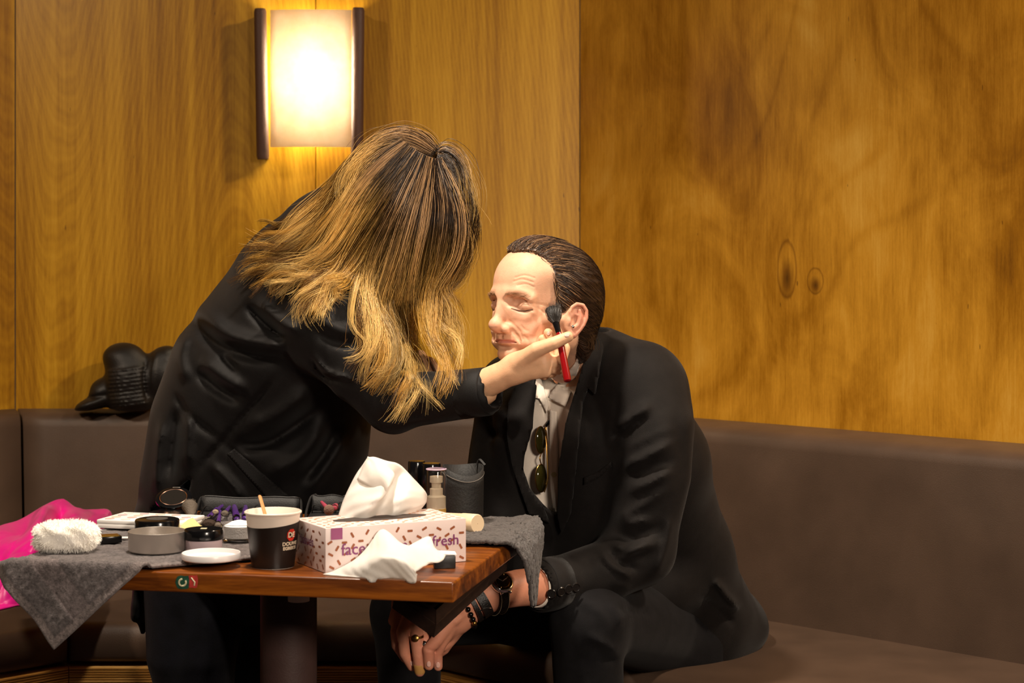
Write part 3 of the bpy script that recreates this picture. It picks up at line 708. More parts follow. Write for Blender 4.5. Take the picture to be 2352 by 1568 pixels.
t = thing('compact_mirror', c, 'open black round compact with a mirror behind the palette', 'compact')
m = MB(); m.add(*lathe_vf([(.030, 0), (.032, .002), (.032, .008), (.031, .009)], at(c), 40)); m.build('compact_base', M_blackp, t)
Mt = at(c+Vector((0, .030, .010)), rx=math.radians(112)-math.pi) ; Mt = Matrix.Translation(c+Vector((0, .031, .009))) @ Matrix.Rotation(math.radians(28), 4, 'X') @ Matrix.Translation((0, .031, 0))
m = MB(); m.add(*lathe_vf([(.030, -.003), (.0315, -.001), (.0315, .003), (.028, .004)], Mt, 40)); cl_ = m.build('compact_lid', M_blackp, t)
m = MB(); m.add(*lathe_vf([(.022, .0041), (.022, .0043), (.0005, .0043)], Mt, 40, False, False)); m.build('mirror', mat('mirror', (.9, .88, .86), .03, metal=1), cl_)
m = MB(); m.add(*lathe_vf([(.0225, .0042), (.0235, .0050), (.0245, .0042)], Mt, 40, False, False)); m.build('mirror_rim', mat('rose_metal', rgb(200, 160, 140), .25, metal=1), cl_)
q = Mt @ Vector((0, .031, 0)); m = MB(); m.add(*box_vf(q.x, q.y, q.z+.001, .014, .005, .004, bev=.001)); m.build('clasp', M_steel, t)
# small black case with gold inside
c = on(248, 1247, TT)
t = thing('eyeshadow_case', c, 'small open black case with gold inside, right of the powder puff', 'case')
m = MB(); m.add(*box_vf(c.x, c.y+.012, c.z+.005, .034, .026, .010, rot=(0, 0, .35), bev=.001)); m.build('case_base', M_blackp, t)
m = MB(); m.add(*box_vf(c.x-.001, c.y+.012, c.z+.0106, .028, .020, .0012, rot=(0, 0, .35))); m.build('gold_pan', mat('gold_leaf', rgb(176, 138, 60), .3, metal=1), t, smooth=False)
c = on(286, 1236, TT)
m = MB(); m.add(*box_vf(c.x, c.y, c.z+.001, .022, .012, .002, bev=.0005)); tag(m.build('white_card', M_white, base=c), 'scrap of white card between black case and silver tin', 'card')
# latex sponges
def sponge(pts, label, dz):
    m = MB(); v = [P(*q) for q in pts]; m.add(*prism_vf(v, None, dz)); s_ = m.build('makeup_sponge', mat('latex_sponge', rgb(236, 208, 138), .85, bump=.3, bscale=600), base=(v[0].x, v[0].y, TZ), smooth=False)
    bv = s_.modifiers.new('bevel', 'BEVEL'); bv.width = .001; bv.segments = 2; tag(s_, label, 'sponge', 'make-up sponges')
sponge([(411, 1222, 2.98), (455, 1224, 2.98), (452, 1213, 2.985), (432, 1192, 3.0), (415, 1208, 2.99)], 'pale yellow wedge sponge leaning behind the silver tin', (.004, .022, .0))
sponge([(432, 1216, 3.03), (462, 1220, 3.03), (460, 1212, 3.04), (446, 1205, 3.05)], 'small yellow sponge edge beside the open brush case', (.003, .016, 0))

# powder puff
c = on(152, 1262, .0118)
pm = bmesh.new(); bmesh.ops.create_icosphere(pm, subdivisions=6, radius=1)
vv = []
rng2 = np.random.default_rng(5); nzv = rng2.random(len(pm.verts))
for i_, v in enumerate(pm.verts):
    n = v.co.normalized(); sx = .046*abs(n.x)**.7*math.copysign(1, n.x); sy = .036*abs(n.y)**.75*math.copysign(1, n.y); sz = .0205*abs(n.z)**.6*math.copysign(1, n.z)
    k_ = 1+.03*math.sin(n.x*9+n.z*7)+.02*math.sin(n.y*15); vv.append(c+Vector((sx*k_, sy*k_, .021+sz*k_)))
ff = [tuple(q.index for q in f.verts) for f in pm.faces]; nor = [v.co.normalized() for v in pm.verts]; pm.free()
M_puff = mat('white_plush', rgb(250, 247, 240), .9, sheen=.3)
pf = thing('powder_puff', c, 'fluffy white powder puff on the left corner of the towel', 'powder puff')
mobj('puff_body', vv, ff, M_puff, pf)
V_ = []; F_ = []; rp = random.Random(4)
for k in range(5200):
    i_ = rp.randrange(len(vv)); p = vv[i_]; n = (nor[i_]+Vector((rp.uniform(-.6, .6), rp.uniform(-.6, .6), rp.uniform(-.7, .2)))).normalized(); l = rp.uniform(.003, .0065)
    s_ = n.orthogonal().normalized()*.00035; b_ = len(V_); q = p+n*l*.6; e = p+n*l+Vector((0, 0, -.0012)); V_ += [p-s_, p+s_, q+s_*.8, q-s_*.8, e]; F_ += [(b_, b_+1, b_+2, b_+3), (b_+3, b_+2, b_+4)]
tag(mobj('plush_pile', V_, F_, M_puff, pf), kind='stuff')

# ------------------------------------------------------------------ brush cases and brushes
M_fab = mat('black_nylon', rgb(22, 21, 22), .6, bump=.3, bscale=400); M_zip = mat('zip', rgb(58, 56, 55), .4)
M_hair_g = mat('grey_bristle', rgb(92, 82, 72), .8, bump=.6, bscale=500, stretch=(1, 1, 1)); M_hair_b = mat('dark_bristle', rgb(42, 26, 14), .8, bump=.6, bscale=500)
M_purh = mat('purple_glitter', rgb(72, 40, 110), .3, var=.6, vscale=400); M_fer = mat('dark_ferrule', rgb(60, 56, 58), .3, metal=1); M_pinkh = mat('pink_handle', rgb(170, 70, 90), .4)
def case(name, label, pxs, y_front, y_back, y_top, nloops, seed):
    """open zip case lying on the table: floor, padded rim, raised back, elastic loops"""
    x0, x1 = pxs; A = onz(x0, y_front, TZ+.004); B = onz(x1, y_front-3, TZ+.004); C_ = onz(x0+14, y_back, TZ+.004); D = onz(x1-4, y_back, TZ+.004)
    t = thing(name, ((A+B)/2).to_2d().to_3d()+Vector((0, 0, TZ)), label, 'brush case', 'open brush cases')
    m = MB(); m.add([A, B, D, C_], [(0, 1, 2, 3)]); fo = m.build('case_floor', M_fab, t, smooth=False); add_mod_solid(fo, .004, -1)
    zt = P(0, y_top, C_.y).z
    C2 = C_+Vector((0, .01, zt-C_.z)); D2 = D+Vector((0, .01, zt-D.z-.002))
    nn = 18; rim = []; low = []
    for k in range(nn):
        u = k/(nn-1); q = C_.lerp(D, u); q2 = C2.lerp(D2, u)+Vector((0, 0, .0015*math.sin(u*9+seed))); low.append(q); rim.append(q2)
    m = MB(); m.add(low+[l.lerp(r, .5)+Vector((0, .004, 0)) for l, r in zip(low, rim)]+rim, [q for q in grid_faces(3, nn)]); bo = m.build('case_back', M_fab, t); add_mod_solid(bo, .004, 0)
    outline = [A+Vector((0, 0, .003)), A.lerp(C_, .5)+Vector((-.004, 0, .008)), C2+Vector((-.003, 0, -.004)), C2+Vector((.006, 0, .001))]+rim[2:-2]+[D2+Vector((-.004, 0, .0005)), D2+Vector((.003, 0, -.006)), B.lerp(D, .4)+Vector((.002, 0, .006)), B+Vector((0, 0, .003))]
    pts = [Vector(q) for q in spline(outline, 90)]
    m = MB(); m.add(*tube_vf(pts, .0022, 8)); zo = m.build('piped_edge', M_fab, t)
    m = MB(); m.add(*tube_vf([p+Vector((0, -.0018, .0012)) for p in pts], .0008, 5)); m.build('zip', M_zip, zo)
    for k in range(nloops):
        u = (k+.6)/nloops; q = C_.lerp(D, u)+(A-C_)*.25; w_ = (D-C_).length/nloops*.46; dx = (D-C_).normalized()
        pts = [q-dx*w_+Vector((0, 0, .001)), q-dx*w_*.6+Vector((0, 0, .012+.003*math.sin(k*2.1+seed))), q+Vector((0, 0, .016+.003*math.cos(k*1.7+seed))), q+dx*w_*.6+Vector((0, 0, .012)), q+dx*w_+Vector((0, 0, .001))]
        m = MB(); m.add(*tube_vf(spline(pts, 14), .0055, 8, flat=.22, up=(0, 0, 1))); m.build('elastic_loop', M_fab, t)
    return t
case('brush_case', 'black zip case of make-up brushes open behind the jars and cup', (447, 690), 1216, 1174, 1143, 6, 1.0)
case('brush_case', 'second black brush case half hidden behind the standing tissue', (702, 800), 1196, 1172, 1139, 3, 2.5)
def brush(a, b, hl, hr, label, hm, bm_, handle_r=.0032, flat=.8):
    """a: tip of the bristles, b: end of the handle"""
    a, b = P(*a), P(*b); d = (b-a).normalized(); L_ = (b-a).length
    t = thing('makeup_brush', b, label, 'brush', 'make-up brushes in the cases')
    m = MB(); m.add(*tube_vf([a, a+d*hl*.15, a+d*hl*.5, a+d*hl], [hr*.55, hr*.9, hr, hr*.62], 14, flat=flat)); m.build('bristles', bm_, t)
    m = MB(); m.add(*tube_vf([a+d*hl*.95, a+d*hl*1.1, a+d*(hl+.014)], [hr*.66, hr*.62, handle_r*1.05], 12)); m.build('ferrule', M_fer, t)
    m = MB(); m.add(*tube_vf([a+d*(hl+.013), a+d*(hl+.03), a+d*L_*.96, b], [handle_r, handle_r*1.15, handle_r*.8, handle_r*.4], 10)); m.build('handle', hm, t)
bl = 'in the open brush case behind the jars'
brush((470, 1197, 3.06), (512, 1160, 3.22), .032, .006, 'grey tapered brush slanting at the left end of the case', M_purh, M_hair_g)
brush((466, 1203, 3.03), (498, 1166, 3.2), .026, .005, 'thin grey brush beside the case\'s left edge', M_purh, M_hair_g)
brush((478, 1204, 3.02), (500, 1176, 3.16), .026, .0115, 'wide dark brown brush with orange tips at the case front', M_fer, M_hair_b, flat=.6)
brush((500, 1208, 3.02), (506, 1172, 3.18), .022, .006, 'grey brush lying right of the wide dark brush', M_purh, M_hair_g)
brush((494, 1176, 3.12), (508, 1162, 3.24), .014, .0055, 'short pale-tipped brush in the second loop', M_purh, mat('pale_bristle', rgb(140, 124, 104), .8))
brush((515, 1180, 3.12), (528, 1163, 3.25), .022, .0065, 'grey pointed brush with purple handle, mid-case', M_purh, M_hair_g)
brush((544, 1192, 3.10), (538, 1162, 3.26), .006, .005, 'thick purple glitter brush handle pointing at the camera', M_purh, M_purh, .0055)
brush((562, 1190, 3.10), (564, 1163, 3.26), .006, .005, 'purple glitter brush handle just left of the cup', M_purh, M_purh, .005)
brush((757, 1172, 3.10), (738, 1152, 3.2), .016, .009, 'fluffy pinkish brush in the second case', M_pinkh, mat('pinkish_bristle', rgb(122, 92, 80), .85, bump=.6, bscale=500), flat=1)
brush((768, 1166, 3.11), (772, 1160, 3.24), .004, .005, 'pink-ended pencil in the second case', M_pinkh, M_pinkh, .005)
# fluffy brush standing beside the compact
c = P(437, 1180, 3.20)
t = thing('fluffy_brush', c, 'round grey fluffy brush with a red band beside the compact', 'brush')
m = MB(); m.add(*tube_vf([P(440, 1192, 3.18), P(438, 1176, 3.19), P(436, 1163, 3.20), P(434, 1152, 3.205)], [.006, .009, .014, .008], 16)); m.build('bristles', M_hair_g, t)
m = MB(); m.add(*tube_vf([P(446, 1205, 3.165), P(442, 1190, 3.178)], [.0065, .0062], 14)); m.build('red_band', mat('red_plastic', rgb(200, 52, 44), .4), t)
V_ = []; F_ = []
for k in range(500):
    a = rp.uniform(0, 6.28); e = rp.uniform(-.2, 1.2); p = P(436, 1163, 3.20)+Vector((math.cos(a)*math.cos(e)*.011, math.sin(a)*math.cos(e)*.011, math.sin(e)*.010)); n = (p-P(440, 1192, 3.18)).normalized()+Vector((rp.uniform(-.2, .2), rp.uniform(-.2, .2), 0))
    s_ = n.orthogonal().normalized()*.0003; b_ = len(V_); q = p+n*rp.uniform(.003, .007); V_ += [p-s_, p+s_, q]; F_ += [(b_, b_+1, b_+2)]
tag(mobj('loose_bristles', V_, F_, M_hair_g, t), kind='stuff')

# ================================================================== pink bag on the bench, black bag on the ledge
def sheet3(rows, nu, nv, fn=None):
    R_ = [spline([P(*q) for q in r], nu) for r in rows]
    cs = [spline([R_[k][i] for k in range(len(rows))], nv) for i in range(nu)]
    out = []
    for i in range(nu):
        for j in range(nv):
            p = Vector(cs[i][j]); out.append(p+fn(i/(nu-1), j/(nv-1)) if fn else p)
    return out, grid_faces(nu, nv)
rows = [[(-60, 1240, 3.9), (10, 1205, 3.95), (60, 1190, 4.0), (110, 1160, 4.05), (153, 1143, 4.1), (190, 1165, 4.15), (218, 1170, 4.2), (262, 1169, 4.25), (272, 1195, 4.28)],
        [(-60, 1290, 3.75), (10, 1235, 3.82), (60, 1230, 3.86), (112, 1168, 3.98), (150, 1185, 4.06), (180, 1180, 4.0), (215, 1190, 4.05), (250, 1190, 4.12), (270, 1230, 4.2)],
        [(-60, 1330, 3.68), (0, 1290, 3.72), (50, 1250, 3.80), (100, 1230, 3.82), (120, 1230, 3.95), (165, 1215, 3.92), (215, 1225, 3.98), (240, 1235, 4.0), (268, 1290, 4.1)],
        [(-60, 1380, 3.62), (0, 1340, 3.66), (45, 1310, 3.70), (90, 1300, 3.74), (120, 1290, 3.80), (160, 1290, 3.84), (210, 1290, 3.9), (240, 1300, 3.95), (262, 1340, 4.0)],
        [(-60, 1408, 3.58), (0, 1398, 3.60), (45, 1402, 3.62), (75, 1405, 3.66), (110, 1406, 3.72), (150, 1400, 3.78), (200, 1390, 3.85), (240, 1385, 3.92), (258, 1380, 3.98)]]
M_pink = mat('pink_nylon', rgb(222, 14, 138), .38, spec=.5, sheen=.2, bump=.15, bscale=120, var=.12, vscale=14)
v, f = sheet3(rows, 110, 110, lambda a, b: Vector((.0, -.030*abs(math.sin(a*7.5+b*3.2+.6))-.022*abs(math.sin(a*4.2-b*8.5+1.1))-.008*abs(math.sin(a*19+b*11)), .014*abs(math.sin(a*6+b*9))*(.2+.8*b))))
pk = mobj('pink_bag', v, f, M_pink, base=(P(100, 1400, 3.7).x, 3.7, .42)); add_mod_solid(pk, .004, 0)
tag(pk, 'crumpled magenta pink cloth bag on the bench at far left', 'bag')
# ================================================================== implicit-surface modelling kit
f32 = np.float32
class Field:
    def __init__(s, lo, hi, h):
        s.lo = np.array(lo, float); s.h = h; s.n = np.ceil((np.array(hi, float)-s.lo)/h).astype(int)+1
        s.v = np.full(tuple(s.n), 1.0, f32)
    def blk(s, lo, hi):
        a = np.clip(np.floor((np.array(lo)-s.lo)/s.h).astype(int)-1, 0, s.n); b = np.clip(np.ceil((np.array(hi)-s.lo)/s.h).astype(int)+2, 0, s.n)
        if np.any(b <= a): return None
        sl = tuple(slice(int(x), int(y)) for x, y in zip(a, b))
        ax = [(s.lo[i]+np.arange(a[i], b[i])*s.h).astype(f32) for i in range(3)]
        return sl, ax[0][:, None, None], ax[1][None, :, None], ax[2][None, None, :]
    def op(s, prim, k=0.0, mode='u'):
        fn, lo, hi = prim; m = max(k, 2*s.h)*1.5+.002
        B = s.blk(np.array(lo)-m, np.array(hi)+m)
        if B is None: return s
        sl, X, Y, Z = B; d = fn(X, Y, Z).astype(f32); a = s.v[sl]
        if mode == 'u':
            r = np.minimum(a, d)
            if k > 0: h = np.maximum(k-np.abs(a-d), 0)/k; r = r-h*h*k*.25
        elif mode == 's':
            r = np.maximum(a, -d)
            if k > 0: h = np.maximum(k-np.abs(a+d), 0)/k; r = r+h*h*k*.25
        elif mode == 'i':
            r = np.maximum(a, d)
        s.v[sl] = r; return s
    def u(s, prim, k=0.0): return s.op(prim, k, 'u')
    def sub(s, prim, k=0.0): return s.op(prim, k, 's')
    def stroke(s, pts, amp, width, yr, ymask=None, taper=True):
        """sculpt a ridge (amp>0) or groove (amp<0) along a line given in photo pixels, on surfaces with y range yr"""
        q = np.array(spline(pts, max(6, 5*len(pts))) if len(pts) > 2 else pts, float)
        x0, x1 = q[:, 0].min()-3*width, q[:, 0].max()+3*width; y0, y1 = q[:, 1].min()-3*width, q[:, 1].max()+3*width
        xs = [(x-CX)/F*y for x in (x0, x1) for y in yr]; zs = [CH-(p-HY)/F*y for p in (y0, y1) for y in yr]
        B = s.blk((min(xs), yr[0], min(zs)), (max(xs), yr[1], max(zs)))
        if B is None: return s
        sl, X, Y, Z = B; U = CX+F*X/Y+0*Z; W = HY+F*(CH-Z)/Y+0*X
        best = np.full(U.shape, 1e9, f32); tt = np.zeros(U.shape, f32); n = len(q)-1
        for i in range(n):
            a, b = q[i], q[i+1]; d = b-a; L = float(d@d)+1e-9
            t = np.clip(((U-a[0])*d[0]+(W-a[1])*d[1])/L, 0, 1); e = (U-a[0]-t*d[0])**2+(W-a[1]-t*d[1])**2
            m = e < best; best = np.where(m, e, best); tt = np.where(m, (i+t)/n, tt)
        g = np.exp(-best/(width*width))
        if taper: g = g*np.clip(np.sin(np.pi*np.clip(tt, 0.02, .98))*1.6, 0, 1)
        if ymask is not None: g = g*np.clip((ymask-Y)/.03+.5, 0, 1)
        s.v[sl] -= (amp*g).astype(f32); return s
    def mesh(s, smooth=0):
        v = s.v; S = v < 0
        c = np.zeros(tuple(s.n-1), np.uint8); offs = [(i, j, k) for i in (0, 1) for j in (0, 1) for k in (0, 1)]
        sh = [slice(0, -1), slice(1, None)]
        for i, j, k in offs: c += S[sh[i], sh[j], sh[k]]
        idx = np.argwhere((c > 0) & (c < 8)); N = len(idx)
        val = np.stack([v[idx[:, 0]+i, idx[:, 1]+j, idx[:, 2]+k] for i, j, k in offs], 1)
        O = np.array(offs, float); acc = np.zeros((N, 3)); cnt = np.zeros(N)
        for a in range(8):
            for b in range(a+1, 8):
                if abs(O[a]-O[b]).sum() != 1: continue
                va, vb = val[:, a], val[:, b]; m = (va < 0) != (vb < 0)
                t = np.where(m, va/np.where(m, va-vb, 1), 0)
                acc += np.where(m[:, None], O[a]+t[:, None]*(O[b]-O[a]), 0); cnt += m
        pos = s.lo+(idx+acc/cnt[:, None])*s.h
        ids = np.full(tuple(s.n-1), -1, np.int32); ids[idx[:, 0], idx[:, 1], idx[:, 2]] = np.arange(N)
        faces = []
        for ax in range(3):
            o1, o2 = [(1, 2), (2, 0), (0, 1)][ax]
            sa = [slice(None)]*3; sb = [slice(None)]*3; sa[ax] = slice(0, -1); sb[ax] = slice(1, None)
            A, Bq = S[tuple(sa)], S[tuple(sb)]; e = np.argwhere(A != Bq)
            ok = (e[:, o1] > 0) & (e[:, o2] > 0) & (e[:, o1] < s.n[o1]-1) & (e[:, o2] < s.n[o2]-1); e = e[ok]
            inside = A[e[:, 0], e[:, 1], e[:, 2]]
            def g(d1, d2):
                q = e.copy(); q[:, o1] -= d1; q[:, o2] -= d2; return ids[q[:, 0], q[:, 1], q[:, 2]]
            quad = np.stack([g(1, 1), g(0, 1), g(0, 0), g(1, 0)], 1); quad[~inside] = quad[~inside][:, ::-1]
            faces.append(quad)
        Fq = np.concatenate(faces); Fq = Fq[(Fq >= 0).all(1)]
        for _ in range(smooth):
            sm = np.zeros_like(pos); ct = np.zeros(len(pos))
            for a in range(4):
                for b in ((a+1) % 4, (a+3) % 4): np.add.at(sm, Fq[:, a], pos[Fq[:, b]]); np.add.at(ct, Fq[:, a], 1)
            pos = .5*pos+.5*sm/np.maximum(ct, 1)[:, None]
        return pos, Fq
def _v(p): return np.array([float(x) for x in p])
def cap(a, b, ra, rb=None):
    a, b = _v(a), _v(b); rb = ra if rb is None else rb; d = b-a; L = float(d@d)+1e-12; R = max(ra, rb)
    def fn(X, Y, Z):
        t = np.clip(((X-a[0])*d[0]+(Y-a[1])*d[1]+(Z-a[2])*d[2])/L, 0, 1)
        return np.sqrt((X-a[0]-t*d[0])**2+(Y-a[1]-t*d[1])**2+(Z-a[2]-t*d[2])**2)-(ra+(rb-ra)*t)
    return fn, np.minimum(a, b)-R, np.maximum(a, b)+R
def chain(pts, rad):
    pr = [cap(pts[i], pts[i+1], rad[i], rad[i+1]) for i in range(len(pts)-1)]
    def fn(X, Y, Z):
        r = None
        for f, _, _ in pr: d = f(X, Y, Z); r = d if r is None else np.minimum(r, d)
        return r
    return fn, np.min([p[1] for p in pr], 0), np.max([p[2] for p in pr], 0)
def ecap(a, b, u, ra, rb):
    """elliptic cone between stations; u: direction of first half-axis; ra, rb = (ru, rv)"""
    a, b = _v(a), _v(b); d = b-a; L = float(d@d); w_ = d/math.sqrt(L); u = _v(u); u = u-w_*(u@w_); u /= np.linalg.norm(u); vv = np.cross(w_, u); R = max(*ra, *rb)
    def fn(X, Y, Z):
        x, y, z = X-a[0], Y-a[1], Z-a[2]; t = np.clip((x*d[0]+y*d[1]+z*d[2])/L, 0, 1)
        x, y, z = x-t*d[0], y-t*d[1], z-t*d[2]; ru = ra[0]+(rb[0]-ra[0])*t; rv = ra[1]+(rb[1]-ra[1])*t; rm = np.minimum(ru, rv)
        k0 = np.sqrt(((x*u[0]+y*u[1]+z*u[2])/ru)**2+((x*vv[0]+y*vv[1]+z*vv[2])/rv)**2+((x*w_[0]+y*w_[1]+z*w_[2])/rm)**2)
        return (k0-1)*rm
    return fn, np.minimum(a, b)-R, np.maximum(a, b)+R
def ell(c, r, R=None):
    c = _v(c); r = _v(r) if hasattr(r, '__len__') else np.array([r]*3); Rm = np.array(R) if R is not None else np.eye(3); m = r.max()
    def fn(X, Y, Z):
        x, y, z = X-c[0], Y-c[1], Z-c[2]
        q = [(x*Rm[0, i]+y*Rm[1, i]+z*Rm[2, i]) for i in range(3)]
        k0 = np.sqrt((q[0]/r[0])**2+(q[1]/r[1])**2+(q[2]/r[2])**2)+1e-9; k1 = np.sqrt((q[0]/r[0]**2)**2+(q[1]/r[1]**2)**2+(q[2]/r[2]**2)**2)+1e-9
        return k0*(k0-1)/k1
    return fn, c-m, c+m
def sym(prim):
    """mirror a primitive across local y"""
    fn, lo, hi = prim; lo2 = np.array([lo[0], -hi[1], lo[2]]); hi2 = np.array([hi[0], -lo[1], hi[2]])
    return (lambda X, Y, Z: fn(X, np.abs(Y), Z)), np.minimum(lo, lo2), np.maximum(hi, hi2)
def rotm(rx=0, ry=0, rz=0): return np.array(Euler((rx, ry, rz)).to_matrix())
def pxprism(poly, y0, y1):
    """prism cut by a photo-space outline between two depths"""
    q = np.array(poly, float); n = len(q)
    xs = [(x-CX)/F*y for x in (q[:, 0].min(), q[:, 0].max()) for y in (y0, y1)]; zs = [CH-(p-HY)/F*y for p in (q[:, 1].min(), q[:, 1].max()) for y in (y0, y1)]
    def fn(X, Y, Z):
        U = CX+F*X/Y+0*Z; W = HY+F*(CH-Z)/Y+0*X; d = np.full(U.shape, 1e9, f32); ins = np.zeros(U.shape, bool)
        for i in range(n):
            a, b = q[i], q[(i+1) % n]; e = b-a; wx, wy = U-a[0], W-a[1]; t = np.clip((wx*e[0]+wy*e[1])/(e@e+1e-9), 0, 1)
            d = np.minimum(d, (wx-e[0]*t)**2+(wy-e[1]*t)**2)
            cnd = ((a[1] <= W) & (b[1] > W)) | ((b[1] <= W) & (a[1] > W))
            ins ^= cnd & (U < a[0]+(W-a[1])*(e[0]/(e[1] if abs(e[1]) > 1e-9 else 1e-9)))
        d = np.sqrt(d)*(y0+y1)/2/F; d = np.where(ins, -d, d)
        return np.maximum(d, np.maximum(y0-Y, Y-y1)+0*U)
    return fn, np.array([min(xs), y0, min(zs)]), np.array([max(xs), y1, max(zs)])
def bvh_of(*meshes):
    V = []; Fc = []; n = 0
    for v, f in meshes: V.append(v); Fc.append(np.asarray(f)+n); n += len(v)
    V = np.concatenate(V); return BVHTree.FromPolygons([tuple(x) for x in V], [tuple(int(i) for i in q) for q in np.concatenate(Fc)])
CAMP = Vector((0, 0, CH))
def hit(bvh, px, py, far=9):
    d = (P(px, py, 1)-CAMP).normalized(); loc, nor, i, dist = bvh.ray_cast(CAMP, d, far); return loc, nor
def drape(bvh, poly, off, step=7.0, defY=None):
    """cloth patch whose outline is known from the photo, laid on the body surface behind it -> verts, faces"""
    q = np.array(poly, float); x0, y0 = q.min(0); x1, y1 = q.max(0)
    bm = bmesh.new(); vs = [bm.verts.new((x, y, 0)) for x, y in q]; bm.faces.new(vs)
    for ax, lo, hi in ((0, x0, x1), (1, y0, y1)):
        n = int((hi-lo)/step)
        for k in range(1, n+1):
            co = [0, 0, 0]; co[ax] = lo+k*(hi-lo)/(n+1); no = [0, 0, 0]; no[ax] = 1
            bmesh.ops.bisect_plane(bm, geom=bm.verts[:]+bm.edges[:]+bm.faces[:], plane_co=co, plane_no=no, dist=1e-5)
    bmesh.ops.triangulate(bm, faces=[f for f in bm.faces if len(f.verts) > 4]); bm.verts.index_update()
    pts = []; last = None
    for v in bm.verts:
        loc, nor = hit(bvh, v.co.x, v.co.y); pts.append((v.co.x, v.co.y, loc, nor))
    hits = [(a, b, l) for a, b, l, n in pts if l is not None]
    out = []
    for a, b, l, n in pts:
        if l is None:
            c_ = min(hits, key=lambda h: (h[0]-a)**2+(h[1]-b)**2); l = P(a, b, c_[2].y)
        d = (CAMP-l).normalized(); out.append(l+d*off)
    Fc = [tuple(x.index for x in f.verts) for f in bm.faces]; bm.free()
    return out, Fc
def relax(V, Fc, it=6, keep=True):
    """smooth depth of a draped patch"""
    n = len(V); nb = [set() for _ in range(n)]
    for f in Fc:
        for i in range(len(f)): nb[f[i]].add(f[i-1]); nb[f[i-1]].add(f[i])
    Y = np.array([v.y for v in V]); U = [(CX+F*v.x/v.y, HY+F*(CH-v.z)/v.y) for v in V]
    for _ in range(it): Y = np.array([.5*Y[i]+.5*np.mean([Y[j] for j in nb[i]]) if nb[i] else Y[i] for i in range(n)])
    return [P(u, w_, y) for (u, w_), y in zip(U, Y)]
